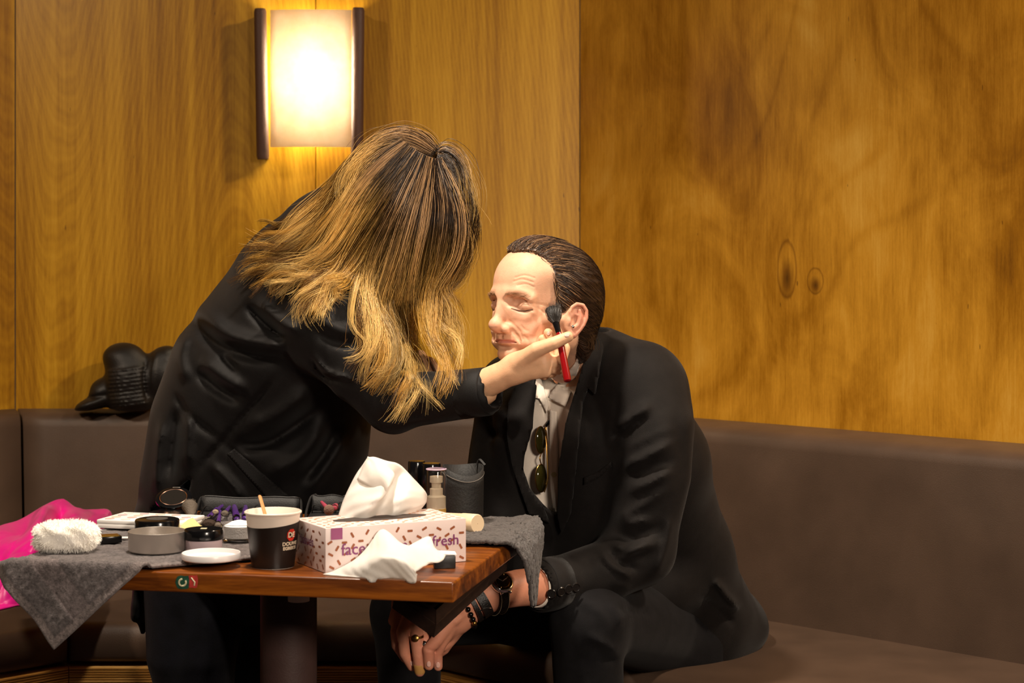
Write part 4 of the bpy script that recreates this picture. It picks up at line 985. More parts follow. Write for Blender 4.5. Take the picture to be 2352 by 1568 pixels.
# ================================================================== heads (local frame: x forward, y to the person's left, z up, origin between the ears at eye level)
def build_head(neck_to, h=.0015, ears=True, lean=True):
    A = Field((-.125, -.105, -.24), (.14, .105, .135), h)
    A.u(ell((-.006, 0, .034), (.099, .0745, .083)))
    A.u(ell((.042, 0, .044), (.054, .060, .058)), .02)
    A.u(ell((-.045, 0, .0), (.056, .060, .060)), .02)
    A.u(ell((.040, 0, -.040), (.052, .056, .072)), .025)
    A.u(ell((.030, 0, -.078), (.050, .044, .030)), .02)
    A.u(sym(chain([(.0900, .010, .0170), (.0860, .030, .0185), (.0735, .0500, .0140)], [.0098, .0095, .0088])), .012)           # brow ridge
    A.u(ell((.088, 0, .018), (.010, .016, .012)), .012)
    A.u(sym(cap((.072, .044, -.026), (.012, .067, -.018), .011, .008)), .02)               # cheekbone
    A.u(ell((.071, 0, -.058), (.029, .032, .036)), .018)                                    # muzzle
    A.u(sym(cap((.078, .009, -.106), (.006, .050, -.068), .0125, .0105)), .024)              # jaw
    A.u(sym(cap((.008, .052, -.070), (.0, .062, -.018), .011, .010)), .02)
    A.u(ell((.084, 0, -.103), (.0155, .019, .015)), .014)                                   # chin
    A.sub(sym(ell((.058, .079, .022), (.03, .014, .026))), .024)                            # temple
    A.u(sym(ell((.030, .026, -.048), (.044, .036, .050))), .02)
    A.sub(sym(ell((.046, .0785, -.056), (.026, .013, .022))), .030)                          # hollow cheek
    A.sub(sym(ell((.098, .033, .0005), (.0245, .0215, .0130))), .009)                        # eye socket
    A.sub(sym(ell((.096, .017, .002), (.011, .007, .009))), .008)
    A.u(sym(ell((.0690, .0370, -.0030), (.0150, .0175, .0135))), .003)                      # closed lid over the eyeball
    A.u(sym(chain([(.0835, .023, -.0125), (.0825, .037, -.0155), (.073, .050, -.012)], [.003, .0032, .003])), .007)   # lower lid
    A.sub(sym(chain([(.0848, .022, -.0060), (.0858, .032, -.0088), (.0830, .042, -.0090), (.0740, .0525, -.0055)], [.0006]*4)), .0024)   # lash line
    A.sub(sym(chain([(.0825, .023, .0075), (.0815, .036, .0105), (.0725, .050, .0065)], [.0012]*3)), .003)            # lid fold
    A.u(sym(ell((.086, .014, -.025), (.016, .014, .022))), .016)
    A.u(ell((.090, 0, -.056), (.013, .020, .011)), .012)
    A.u(sym(ell((.066, .035, -.072), (.024, .020, .022))), .018)
    A.u(chain([(.089, 0, .010), (.098, 0, -.006), (.109, 0, -.022), (.1185, 0, -.034)], [.0078, .0080, .0085, .0098]), .010)   # nose
    A.u(ell((.1190, 0, -.0365), (.0122, .0120, .0105)), .006)
    A.u(sym(ell((.1035, .0128, -.0415), (.0115, .0082, .0085))), .006)
    A.u(cap((.116, 0, -.045), (.100, 0, -.050), .0042), .005)
    A.sub(sym(ell((.1090, .0068, -.0515), (.0055, .0032, .0045))), .003)
    A.sub(sym(chain([(.1045, .0232, -.0365), (.0985, .0245, -.044)], [.0012, .0012])), .004)  # alar groove
    A.u(sym(ell((.079, .034, -.038), (.017, .0165, .020))), .014)                            # cheek pad
    A.sub(sym(chain([(.1015, .0215, -.043), (.0965, .0295, -.055), (.0905, .0345, -.068), (.0865, .035, -.078)], [.0012, .0014, .0014, .0008])), .005)  # nasolabial fold
    A.u(sym(chain([(.0985, 0, -.0660), (.0965, .011, -.0665), (.086, .0275, -.0715)], [.0042, .0042, .0022])), .005)        # lips
    A.u(sym(chain([(.0975, 0, -.0770), (.0955, .011, -.0768), (.086, .0255, -.0735)], [.0050, .0046, .0022])), .005)
    A.sub(sym(chain([(.1040, 0, -.0712), (.1015, .012, -.0712), (.0890, .0290, -.0735)], [.0013, .0013, .0013])), .0026)
    A.sub(ell((.103, 0, -.0885), (.011, .020, .005)), .007)                                  # under the lip
    A.sub(cap((.104, 0, -.052), (.1045, 0, -.062), .0022), .005)                             # philtrum
    nb = _v(neck_to)
    A.u(ecap((-.022, 0, -.045), nb, (0, 1, 0), (.052, .056), (.053, .055)), .022)
    if ears:
        k = .87; o = (.0105, .0775, -.0165)
        e = lambda x, y, z: (o[0]+x*k, o[1]+y*k, o[2]+z*k)              # ear space: origin at the canal, y outwards
        Rr = rotm(0, -.22, 0) @ rotm(0, 0, -.40)
        A.u(sym(ell(e(-.014, .003, .004), (.0195*k, .0078, .0305*k), Rr)), .004)
        A.u(sym(ell(e(-.010, -.004, .0), (.014, .009, .022))), .006)
        A.sub(sym(ell(e(-.0085, .0115, -.001), (.0100*k, .0068, .0120*k), Rr)), .003)
        A.sub(sym(ell(e(-.016, .0150, .0185), (.0100*k, .0045, .0070*k), Rr)), .003)
        A.sub(sym(chain([e(-.0215, .0165, .016), e(-.0245, .0175, .004), e(-.0215, .015, -.010)], [.0010, .0010, .0008])), .003)
        hx = [e(-.003, .005, .007), e(.001, .004, .016), e(-.002, .006, .026), e(-.011, .009, .033), e(-.0225, .014, .0320), e(-.0300, .0175, .0220), e(-.0315, .0180, .008), e(-.0280, .0155, -.006), e(-.0210, .011, -.0190), e(-.013, .0065, -.028)]
        A.u(sym(chain(hx, [.0024, .0030, .0032, .0034, .0034, .0032, .0031, .0030, .0034, .0050])), .003)
        A.u(sym(chain([e(-.017, .012, .021), e(-.0205, .013, .008), e(-.018, .011, -.006), e(-.009, .0065, -.0155)], [.0026, .0030, .0030, .0030])), .004)
        A.u(sym(ell(e(.001, .003, -.003), (.0040, .0045, .0065))), .003)
        A.u(sym(ell(e(-.009, .0035, -.027), (.0075, .0048, .0080))), .004)
    v, f = A.mesh(1); x, y, z = v[:, 0].copy(), v[:, 1], v[:, 2].copy()
    s01 = lambda q: (lambda t: t*t*(3-2*t))(np.clip(q, 0, 1))
    # shorter lower face, set back below the brow
    zz = np.interp(z, [-.24, -.19, -.118, -.090, -.0715, -.047, .2], [-.24, -.178, -.095, -.0730, -.0620, -.047, .2])
    v[:, 2] = zz; v[:, 0] = x-.0145*s01((.004-z)/.036)*s01((x-.0)/.07)
    return v, f
def head_matrix(px, py, Y, yaw, pitch, roll=0, scale=1.0, facing=-1):
    """facing -1: towards image left, turned yaw degrees to the camera"""
    th = math.radians(yaw); f = Vector((facing*math.cos(th), -math.sin(th), 0)); l = Vector((0, 0, 1)).cross(f)
    M = Matrix((f, l, (0, 0, 1))).transposed().to_4x4()
    M = M @ Matrix.Rotation(-math.radians(pitch), 4, 'Y') @ Matrix.Rotation(math.radians(roll), 4, 'X')
    return Matrix.Translation(P(px, py, Y)) @ M @ Matrix.Scale(scale, 4)
def xf(M, V): V = np.asarray(V); A = np.array(M); return V @ A[:3, :3].T+A[:3, 3]

M_skin = vcol_mat('skin', .50, .35, sss=.12, bump=.25, bscale=420, var=.07, vscale=70)
SK = np.array(rgb(224, 174, 142)); LIP = np.array(rgb(186, 104, 92)); STUB = np.array(rgb(178, 134, 110)); RED = np.array(rgb(206, 128, 104))
MH = head_matrix(1249, 712, 3.25, 40, 7)
NECK_W = P(1338, 880, 3.48)
nl = MH.inverted() @ NECK_W
hv, hf = build_head(nl)
def smooth01(x): x = np.clip(x, 0, 1); return x*x*(3-2*x)
def head_color(v, male=True):
    x, y, z = v[:, 0], np.abs(v[:, 1]), v[:, 2]; c = np.tile(SK, (len(v), 1))
    def blend(w_, col): c[:] = c*(1-w_[:, None])+col*w_[:, None]
    g = lambda cx, cy, cz, r: np.exp(-((x-cx)**2+(y-cy)**2+(z-cz)**2)/r**2)
    blend(.35*g(.107, 0, -.037, .016), RED); blend(.35*g(.062, .042, -.035, .022), RED); blend(.6*smooth01((y-.079)/.008), np.array(rgb(208, 128, 108)))
    blend(.35*g(.08, .03, -.012, .012), np.array(rgb(176, 112, 96)))
    if male: blend(.45*smooth01((-.052-z)/.02)*smooth01((x-.0)/.03), STUB)
    lip = smooth01((.0042-np.abs(z+.0624-y*.05))/.002)*smooth01((.027-y)/.004)*smooth01((x-.066)/.004); blend(.8*lip, LIP)
    brow = smooth01((.006-np.abs(z-.0215+np.clip(y-.035, 0, 1)*.15))/.004)*smooth01((x-.066)/.006)*smooth01((y-.010)/.006)*smooth01((.052-y)/.006); blend(.25*brow, np.array(rgb(130, 88, 58)))
    return c
hc = head_color(hv)
hw = xf(MH, hv)
def vnormals(V, Fq):
    n = np.cross(V[Fq[:, 2]]-V[Fq[:, 0]], V[Fq[:, 3]]-V[Fq[:, 1]]); N = np.zeros_like(V)
    for k in range(4): np.add.at(N, Fq[:, k], n)
    return N/(np.linalg.norm(N, axis=1, keepdims=True)+1e-12)
def crease(V, Fq, strokes, far):
    """press or raise skin along lines read off the photo, on the side nearer than depth far"""
    N = vnormals(V, Fq); u = CX+F*V[:, 0]/V[:, 1]; w_ = HY+F*(CH-V[:, 2])/V[:, 1]; D = np.zeros(len(V))
    for pts, amp, wd in strokes:
        q = np.array(spline(pts, 12)); best = np.full(len(V), 1e9)
        for a, b in zip(q[:-1], q[1:]):
            d = b-a; t = np.clip(((u-a[0])*d[0]+(w_-a[1])*d[1])/(d@d+1e-9), 0, 1); best = np.minimum(best, (u-a[0]-t*d[0])**2+(w_-a[1]-t*d[1])**2)
        D += amp*np.exp(-best/wd**2)
    return V+N*(D*np.clip((far-V[:, 1])/.02, 0, 1))[:, None]
hw = crease(hw, hf, [([(1180, 646), (1200, 641), (1224, 648)], -.0009, 2.2), ([(1184, 637), (1205, 632), (1228, 638)], -.0008, 2.2), ([(1188, 655), (1208, 652), (1226, 659)], -.0007, 2.2),
    ([(1190, 764), (1222, 742), (1262, 712)], -.0026, 13), ([(1196, 748), (1204, 756), (1213, 760)], -.0008, 3), ([(1204, 772), (1214, 782), (1219, 796)], -.0009, 3), ([(1172, 738), (1188, 755), (1200, 778)], -.0011, 3.2),
    ([(1228, 698), (1244, 699), (1262, 703)], -.0009, 2.4), ([(1226, 703), (1240, 710), (1252, 718)], -.0008, 2.4), ([(1178, 708), (1200, 717), (1222, 712)], -.0010, 3), ([(1172, 684), (1190, 676), (1214, 682)], -.0022, 7), ([(1160, 690), (1168, 684), (1174, 690)], -.0020, 6),
    ([(1185, 727), (1205, 730), (1235, 716)], .0014, 8)], 3.27)
# ================================================================== the seated man
# ---- jacket (his left arm is the near one)
SAX = (.72, -.69, 0)                                     # shoulder axis
J = Field((-.40, 2.95, .42), (.58, 4.1, 1.12), .0055)
st = [((1520, 1400, 3.72), (.190, .150)), ((1478, 1260, 3.64), (.180, .135)), ((1400, 1050, 3.51), (.198, .140)), ((1352, 925, 3.46), (.190, .115)), ((1345, 850, 3.45), (.095, .075))]
for (a, ra), (b_, rb_) in zip(st[:-1], st[1:]): J.u(ecap(P(*a), P(*b_), SAX, ra, rb_), .03)
J.u(chain([P(1395, 850, 3.42), P(1470, 885, 3.36)], [.062, .074]), .05)                                     # near shoulder slope
J.u(chain([P(1470, 895, 3.35), P(1502, 985, 3.31), P(1502, 1090, 3.30), P(1468, 1262, 3.31)], [.078, .071, .066, .060]), .03)   # near upper sleeve
J.u(chain([P(1468, 1262, 3.31), P(1400, 1308, 3.28), P(1300, 1335, 3.24), P(1243, 1343, 3.19)], [.060, .054, .047, .044]), .025)   # near forearm sleeve
J.u(chain([P(1300, 850, 3.52), P(1190, 895, 3.60)], [.060, .068]), .05)                                     # far shoulder
J.u(chain([P(1180, 905, 3.60), P(1150, 1040, 3.56), P(1128, 1180, 3.50)], [.068, .060, .056]), .03)
J.u(chain([P(1128, 1180, 3.50), P(1040, 1290, 3.36), P(955, 1352, 3.22)], [.056, .050, .044]), .025)
J.u(ecap(P(1215, 960, 3.44), P(1200, 1290, 3.50), SAX, (.07, .05), (.085, .05)), .04)                       # far front panel
J.u(ecap(P(1330, 1000, 3.36), P(1350, 1290, 3.42), SAX, (.07, .05), (.08, .05)), .04)
J.u(chain([P(1318, 872, 3.345), P(1345, 815, 3.345), P(1366, 780, 3.38), P(1380, 770, 3.45), P(1350, 778, 3.54), P(1290, 812, 3.56)], [.014, .016, .016, .015, .014, .013]), .02)                       # near front panel
J.u(ell(P(1475, 1345, 3.52), (.10, .09, .07)), .04)
J.u(ell(P(1590, 1390, 3.80), (.17, .14, .075), rotm(0, .35, -.75)), .05)                                    # tails spread on the seat
J.u(chain([P(1600, 1300, 3.74), P(1660, 1395, 3.74), P(1690, 1425, 3.76)], [.07, .045, .02]), .04)
yr = (2.95, 3.9)
# folds read off the sleeve, shoulder and tails
for pts, a, w_ in [
    ([(1425, 1190), (1475, 1160), (1545, 1115)], .007, 11), ([(1395, 1285), (1440, 1275), (1510, 1215)], .008, 10), ([(1425, 1040), (1480, 1010), (1560, 980)], .005, 12), ([(1350, 1290), (1400, 1330), (1450, 1350)], .005, 11), ([(1400, 1300), (1420, 1270), (1460, 1240)], -.006, 8),
    ([(1415, 985), (1450, 960), (1500, 925)], 0.0150, 13), ([(1405, 1010), (1440, 985), (1490, 950)], -0.0075, 10),
    ([(1430, 1070), (1480, 1050), (1555, 1010)], 0.0135, 13), ([(1425, 1095), (1480, 1085), (1560, 1050)], -0.0060, 10),
    ([(1435, 1130), (1490, 1110), (1550, 1075)], 0.0105, 13), ([(1410, 1225), (1460, 1235), (1530, 1200)], -0.0075, 10),
    ([(1400, 1250), (1450, 1262), (1520, 1245)], 0.0135, 11), ([(1390, 1268), (1420, 1290), (1470, 1310)], -0.0067, 8),
    ([(1375, 1262), (1410, 1300), (1460, 1332)], 0.0120, 9), ([(1340, 1275), (1370, 1310), (1420, 1345)], -0.0045, 8),
    ([(1430, 1170), (1440, 1200), (1500, 1190)], 0.0090, 11), ([(1550, 930), (1565, 1040), (1560, 1150)], -0.0045, 15),
    ([(1540, 1180), (1530, 1250), (1500, 1330)], 0.0090, 11), ([(1350, 880), (1380, 960), (1385, 1050)], -0.0030, 11),
    ([(1130, 930), (1170, 960), (1200, 940)], 0.0150, 11), ([(1120, 990), (1160, 1000), (1195, 985)], -0.0060, 11),
    ([(1640, 1330), (1670, 1370), (1700, 1400)], 0.0180, 10), ([(1610, 1370), (1650, 1400), (1690, 1440)], -0.0075, 8),
    ([(1420, 900), (1416, 960), (1412, 1020)], -0.0030, 8)]:
    J.stroke(pts, a, w_, yr)
open_px = [(1232, 868), (1290, 862), (1352, 772), (1352, 800), (1322, 900), (1300, 980), (1286, 1060), (1280, 1185), (1250, 1160), (1214, 1118), (1198, 1068), (1206, 1040), (1222, 985), (1228, 930)]
jv0, jf0 = J.mesh(2)                                    # closed front, used to lay the lapels on
J.sub(pxprism(open_px, 3.0, 3.48), .006)
J.sub(chain([P(1328, 720, 3.42), P(1328, 860, 3.44)], [.056, .052]), .008)                                   # neck hole
J.sub(ecap(P(1262, 1343, 3.21), P(1190, 1352, 3.15), (0, 0, 1), (.036, .036), (.040, .040)), .004)         # open near cuff
jv, jf = J.mesh(1)
# ---- shirt
S_ = Field((-.12, 3.1, .55), (.36, 3.75, 1.06), .005)
st = [((1430, 1290, 3.62), (.165, .110)), ((1385, 1100, 3.52), (.170, .125)), ((1350, 940, 3.47), (.165, .098)), ((1345, 862, 3.45), (.085, .068))]
for (a, ra), (b_, rb_) in zip(st[:-1], st[1:]): S_.u(ecap(P(*a), P(*b_), SAX, ra, rb_), .03)
for pts, a, w_ in [([(1262, 960), (1250, 1060), (1232, 1130)], .006, 14), ([(1215, 1000), (1225, 1060), (1210, 1110)], .007, 14), ([(1230, 1030), (1238, 1080), (1255, 1140)], -.006, 10), ([(1270, 1000), (1275, 1080), (1270, 1160)], .004, 7), ([(1245, 930), (1258, 975), (1262, 1010)], -.005, 8)]:
    S_.stroke(pts, a, w_, yr)
S_.u(ecap(P(1238, 960, 3.46), P(1232, 1140, 3.47), SAX, (.045, .05), (.05, .05)), .03)
S_.sub(chain([P(1345, 700, 3.42), P(1335, 850, 3.43)], [.062, .056]), .006)
S_.sub(ell(P(1262, 895, 3.30), (.035, .06, .05)), .01)                                                       # open collar
sv, sf = S_.mesh(1)
# ---- jeans
T = Field((-.38, 3.05, .0), (.58, 4.12, .66), .006)
T.u(ecap(P(1510, 1440, 3.66), P(1500, 1430, 3.86), (1, 0, 0), (.16, .13), (.16, .13)), .03)
T.u(chain([P(1540, 1440, 3.66), P(1450, 1434, 3.44), P(1352, 1428, 3.24)], [.098, .080, .063]), .03)
kn = P(1352, 1428, 3.24); T.u(chain([kn, P(1350, 1520, 3.25), (kn.x+.010, 3.28, .25), (kn.x+.02, 3.32, .05)], [.066, .062, .055, .055]), .02)
T.u(chain([P(1430, 1420, 3.86), P(1150, 1395, 3.70), P(935, 1405, 3.52)], [.098, .070, .066]), .03)
k2 = P(935, 1405, 3.52); T.u(chain([k2, P(938, 1500, 3.52), (k2.x+.01, 3.55, .22), (k2.x+.02, 3.55, .05)], [.066, .061, .053, .053]), .02)
for pts, a, w_ in [([(1345, 1455), (1390, 1480), (1425, 1500)], .007, 9), ([(1350, 1475), (1385, 1505), (1420, 1525)], -.006, 9), ([(1400, 1380), (1420, 1410), (1425, 1440)], .006, 9), ([(1330, 1375), (1370, 1400), (1400, 1440)], .004, 10), ([(1290, 1440), (1300, 1500), (1290, 1560)], .004, 14), ([(1410, 1395), (1460, 1405), (1500, 1410)], -.006, 8)]:
    T.stroke(pts, a, w_, yr)
tv, tf = T.mesh(1)
# ---- hands: near (left) hand and far (right) hand loosely clasped between the knees
Hd = Field((-.25, 3.02, .38), (.10, 3.31, .70), .0018)
def finger(Fd, pts, rad, k=.004): Fd.u(chain([P(*q) for q in pts], rad), k)
# near forearm, wrist and back of hand
Hd.u(chain([P(1245, 1345, 3.190), P(1190, 1350, 3.160), P(1125, 1363, 3.130)], [.032, .031, .0275]), .012)
Hd.u(ecap(P(1125, 1363, 3.130), P(1050, 1412, 3.110), (.3, 0, 1), (.026, .021), (.030, .017)), .014)
Hd.u(ecap(P(1060, 1405, 3.110), P(1012, 1452, 3.100), (.5, 0, .8), (.030, .016), (.027, .014)), .012)
finger(Hd, [(1040, 1420, 3.095), (1003, 1470, 3.090), (984, 1492, 3.090), (985, 1528, 3.095)], [.0120, .0105, .0100, .0082])
finger(Hd, [(1035, 1440, 3.100), (1012, 1480, 3.100), (1004, 1500, 3.105), (1006, 1530, 3.110)], [.0110, .0098, .0092, .0078])
finger(Hd, [(1045, 1450, 3.120), (1020, 1490, 3.130), (1000, 1505, 3.140)], [.0105, .0092, .0082])
finger(Hd, [(1070, 1420, 3.120), (1040, 1462, 3.130), (1016, 1484, 3.120)], [.0115, .0105, .0090])          # thumb
# far hand
Hd.u(chain([P(955, 1345, 3.240), P(940, 1385, 3.190)], [.030, .027]), .012)
Hd.u(ecap(P(940, 1378, 3.190), P(935, 1425, 3.140), (1, 0, 0), (.026, .018), (.032, .016)), .012)
finger(Hd, [(916, 1412, 3.140), (909, 1452, 3.125), (911, 1482, 3.130), (930, 1512, 3.140)], [.0105, .0092, .0086, .0072])
finger(Hd, [(940, 1414, 3.125), (924, 1452, 3.105), (930, 1500, 3.110), (946, 1530, 3.120)], [.0115, .0105, .0096, .0080])
finger(Hd, [(955, 1425, 3.125), (957, 1470, 3.100), (961, 1505, 3.100), (964, 1542, 3.105)], [.0115, .0106, .0100, .0086])
finger(Hd, [(968, 1430, 3.130), (976, 1470, 3.110), (974, 1500, 3.110), (976, 1520, 3.120)], [.0112, .0104, .0096, .0080])
finger(Hd, [(925, 1400, 3.160), (960, 1440, 3.150), (1005, 1478, 3.140)], [.0125, .0112, .0090])
# knuckle creases and tendons
for pts, a, w_ in [([(912, 1478), (922, 1476)], -.0012, 3), ([(925, 1452), (938, 1450)], -.0012, 3), ([(980, 1491), (1000, 1494)], -.0014, 3), ([(1100, 1375), (1060, 1405)], .0016, 5), ([(1090, 1390), (1050, 1430)], .0014, 5)]:
    Hd.stroke(pts, a, w_, (3.02, 3.3), taper=False)
dv, df_ = Hd.mesh(1)
# inner body so that head, torso and arms are one figure under the clothes
Bd = Field((-.36, 2.98, .05), (.52, 4.05, 1.0), .012)
for (a, ra), (b_, rb_) in zip([((1510, 1400, 3.72), (.14, .10)), ((1470, 1260, 3.64), (.13, .09)), ((1390, 1050, 3.52), (.14, .09))], [((1470, 1260, 3.64), (.13, .09)), ((1390, 1050, 3.52), (.14, .09)), ((1350, 900, 3.46), (.08, .06))]): Bd.u(ecap(P(*a), P(*b_), SAX, ra, rb_), .03)
for pts, rd in (([P(1345, 900, 3.45), P(1470, 900, 3.35), P(1500, 1090, 3.30), P(1466, 1260, 3.31), P(1300, 1337, 3.24), P(1235, 1346, 3.185)], [.05, .05, .042, .036, .030, .028]),
                ([P(1330, 900, 3.48), P(1180, 910, 3.60), P(1150, 1040, 3.56), P(1128, 1180, 3.50), P(1040, 1290, 3.36), P(955, 1350, 3.21)], [.05, .048, .040, .034, .030, .028]),
                ([P(1540, 1440, 3.66), P(1450, 1434, 3.44), kn, (kn.x+.010, 3.28, .25), (kn.x+.02, 3.32, .07)], [.07, .058, .046, .04, .035]),
                ([P(1430, 1420, 3.86), P(1150, 1395, 3.70), k2, (k2.x+.01, 3.55, .22), (k2.x+.02, 3.55, .07)], [.07, .050, .046, .04, .035])): Bd.u(chain(pts, rd), .03)
bv_, bf_ = Bd.mesh(0)
Vb = np.concatenate([hw, dv, bv_]); Fb = np.concatenate([hf, df_+len(hw), bf_+len(hw)+len(dv)])
hcol = np.tile(np.array(rgb(206, 140, 112)), (len(dv), 1))
u_ = CX+F*dv[:, 0]/dv[:, 1]; w__ = HY+F*(CH-dv[:, 2])/dv[:, 1]
nail = np.exp(-(((u_-1006)/9)**2+((w__-1524)/9)**2)); hcol = hcol*(1-.6*nail[:, None])+np.array(rgb(232, 176, 160))*.6*nail[:, None]
red_ = np.exp(-(((u_-990)/40)**2+((w__-1500)/40)**2)); hcol = hcol*(1-.3*red_[:, None])+np.array(rgb(190, 108, 90))*.3*red_[:, None]
MANB = P(1450, 1440, 3.62); MANB.z = .0
man = mobj('person', Vb, Fb, M_skin, base=MANB, col=np.concatenate([hc, hcol, np.tile(SK, (len(bv_), 1))]))
tag(man, 'man in a black blazer and white shirt, eyes closed, seated on the bench, hands clasped', 'person')
def cloth(name, base_, rough=.75, sheen=.35, var=.2, scale=900, bump=.35, spec=.2):
    return mat(name, base_, rough, spec=spec, sheen=sheen, bump=bump, bscale=scale, var=var, vscale=40)
M_blazer = cloth('black_wool', rgb(22, 19, 18), .7, .05); M_shirt = cloth('white_cotton', rgb(238, 226, 212), .8, .1, .04, 700, .2); M_jean = cloth('black_denim', rgb(17, 16, 18), .85, .03, .3, 1200, .4)
jk = mobj('blazer', jv, jf, M_blazer, man); sh = mobj('shirt', sv, sf, M_shirt, man); jn = mobj('jeans', tv, tf, M_jean, man)
JB = bvh_of((jv, jf)); JB0 = bvh_of((jv0, jf0)); SB = bvh_of((sv, sf)); HB = bvh_of((hw, hf)); DB = bvh_of((dv, df_)); ALLB = bvh_of((jv, jf), (sv, sf), (hw, hf))
def patch(name, bvh, poly, off, m_, parent, thick=.003, it=6, step=7, smooth=True):
    V, Fc = drape(bvh, poly, off, step); V = relax(V, Fc, it); o = mobj(name, V, Fc, m_, parent, smooth=smooth); add_mod_solid(o, thick, 0); return o
# lapels and collar
patch('lapel', JB0, [(1352, 792), (1378, 776), (1386, 800), (1376, 850), (1366, 905), (1350, 890), (1338, 930), (1330, 1000), (1322, 1080), (1310, 1180), (1290, 1225), (1281, 1185), (1284, 1070), (1300, 972), (1322, 895)], .010, M_blazer, jk, .004)
patch('lapel', JB0, [(1232, 885), (1226, 935), (1222, 985), (1205, 1045), (1200, 1075), (1216, 1120), (1246, 1160), (1262, 1200), (1216, 1180), (1180, 1080), (1165, 1000), (1168, 930), (1182, 890), (1210, 872)], .010, M_blazer, jk, .004)
patch('chest_pocket', JB0, [(1342, 1096), (1376, 1082), (1404, 1060), (1404, 1072), (1378, 1096), (1342, 1112)], .006, M_blazer, jk, .003)
# shirt collar leaves and placket
patch('shirt_collar', ALLB, [(1337, 800), (1318, 838), (1290, 868), (1258, 912), (1276, 922), (1300, 934), (1312, 898), (1330, 840), (1342, 800)], .012, M_shirt, sh, .002)
patch('shirt_collar', ALLB, [(1232, 866), (1225, 912), (1240, 916), (1256, 948), (1260, 930), (1250, 895), (1242, 868)], .008, M_shirt, sh, .002)
patch('placket', SB, [(1263, 940), (1278, 945), (1282, 1020), (1281, 1180), (1266, 1165), (1262, 1060)], .006, M_shirt, sh, .002)
for px, py in ((1272, 1090),):
    l, n = hit(SB, px, py); q = l+(CAMP-l).normalized()*.009; m = MB(); m.add(*lathe_vf([(.0045, -.001), (.005, 0), (.005, .001), (.0035, .0018)], along(q, CAMP).copy(), 20)); m.build('shirt_button', mat('shell_button', rgb(200, 190, 150), .3), sh)
# shirt cuff edge
v_, f_ = lathe_vf([(.0345, 0), (.0355, .004), (.0375, .03)], along(P(1226, 1346, 3.178), P(1300, 1337, 3.24)), 40, False, False)
add_mod_solid(mobj('shirt_cuff', v_, f_, M_shirt, sh), .002, 0)
v_, f_ = lathe_vf([(.037, .0), (.0445, .0), (.0462, .002), (.0466, .02), (.0470, .045)], along(P(1237, 1344, 3.186), P(1300, 1336, 3.24)), 48, False, False)
add_mod_solid(mobj('sleeve_cuff', v_, f_, M_blazer, jk), .002, -1)
# sleeve buttons
M_btn = mat('horn_button', rgb(22, 19, 18), .25)
for px, py in ((1267, 1362), (1285, 1357), (1302, 1352), (1319, 1348)):
    l, n = hit(JB, px, py)
    if l is None: continue
    q = l+n*.003; m = MB(); m.add(*lathe_vf([(.0075, 0), (.0082, .001), (.0082, .002), (.0068, .0032), (.006, .0024), (.0005, .0024)], along(q, q+n*.01+(CAMP-l).normalized()*.006), 22, True, False)); m.build('cuff_button', M_btn, jk)
# shoes under the frame
M_shoe = mat('black_shoe', rgb(18, 16, 16), .35)
for c_ in ((kn.x+.02, 3.32), (k2.x+.02, 3.55)):
    Sh = Field((c_[0]-.20, c_[1]-.24, 0), (c_[0]+.12, c_[1]+.12, .14), .006)
    dx = Vector((-.55, -.8, 0)).normalized(); c0 = Vector((c_[0], c_[1], .045))
    Sh.u(ecap(c0+dx*-.03, c0+dx*.15, (0, 0, 1), (.042, .040), (.028, .042)), .02); Sh.u(cap(c0+Vector((0, 0, .01)), c0+Vector((0, 0, .06)), .045, .04), .02)
    a, b_ = Sh.mesh(1); mobj('shoe', a, b_, M_shoe, man)
# ---- hair slicked back (head-local strands)
def strands_mesh(name, lines, radii, cols, mat_, parent, seg=3):
    """lines: (n, m, 3) world; radii (n, m); cols (n, m, 3) -> one mesh of fine tubes"""
    L = np.asarray(lines, float); n, m, _ = L.shape
    t = np.gradient(L, axis=1); t /= np.linalg.norm(t, axis=2, keepdims=True)+1e-9
    ref = np.tile(np.array([.31, .83, .46]), (n, m, 1)); a = np.cross(t, ref); a /= np.linalg.norm(a, axis=2, keepdims=True)+1e-9; b = np.cross(t, a)
    R = np.asarray(radii)[..., None]; V = np.stack([L+R*(a*math.cos(2*math.pi*k/seg)+b*math.sin(2*math.pi*k/seg)) for k in range(seg)], 2)
    C = np.repeat(np.asarray(cols)[:, :, None, :], seg, 2)
    base = (np.arange(n)[:, None, None]*m+np.arange(m-1)[None, :, None])*seg; k = np.arange(seg)[None, None, :]; k2 = (k+1) % seg
    Fq = np.stack([base+k, base+k2, base+seg+k2, base+seg+k], -1).reshape(-1, 4)
    return mobj(name, V.reshape(-1, 3), Fq, mat_, parent, col=C.reshape(-1, 3))
def hair_mat(name, rough=.32, spec=.5):
    m = vcol_mat(name, rough, spec); b = m.node_tree.nodes['Principled BSDF']; b.inputs['Anisotropic'].default_value = .6; return m
M_mhair = hair_mat('brown_hair', .36, .5)
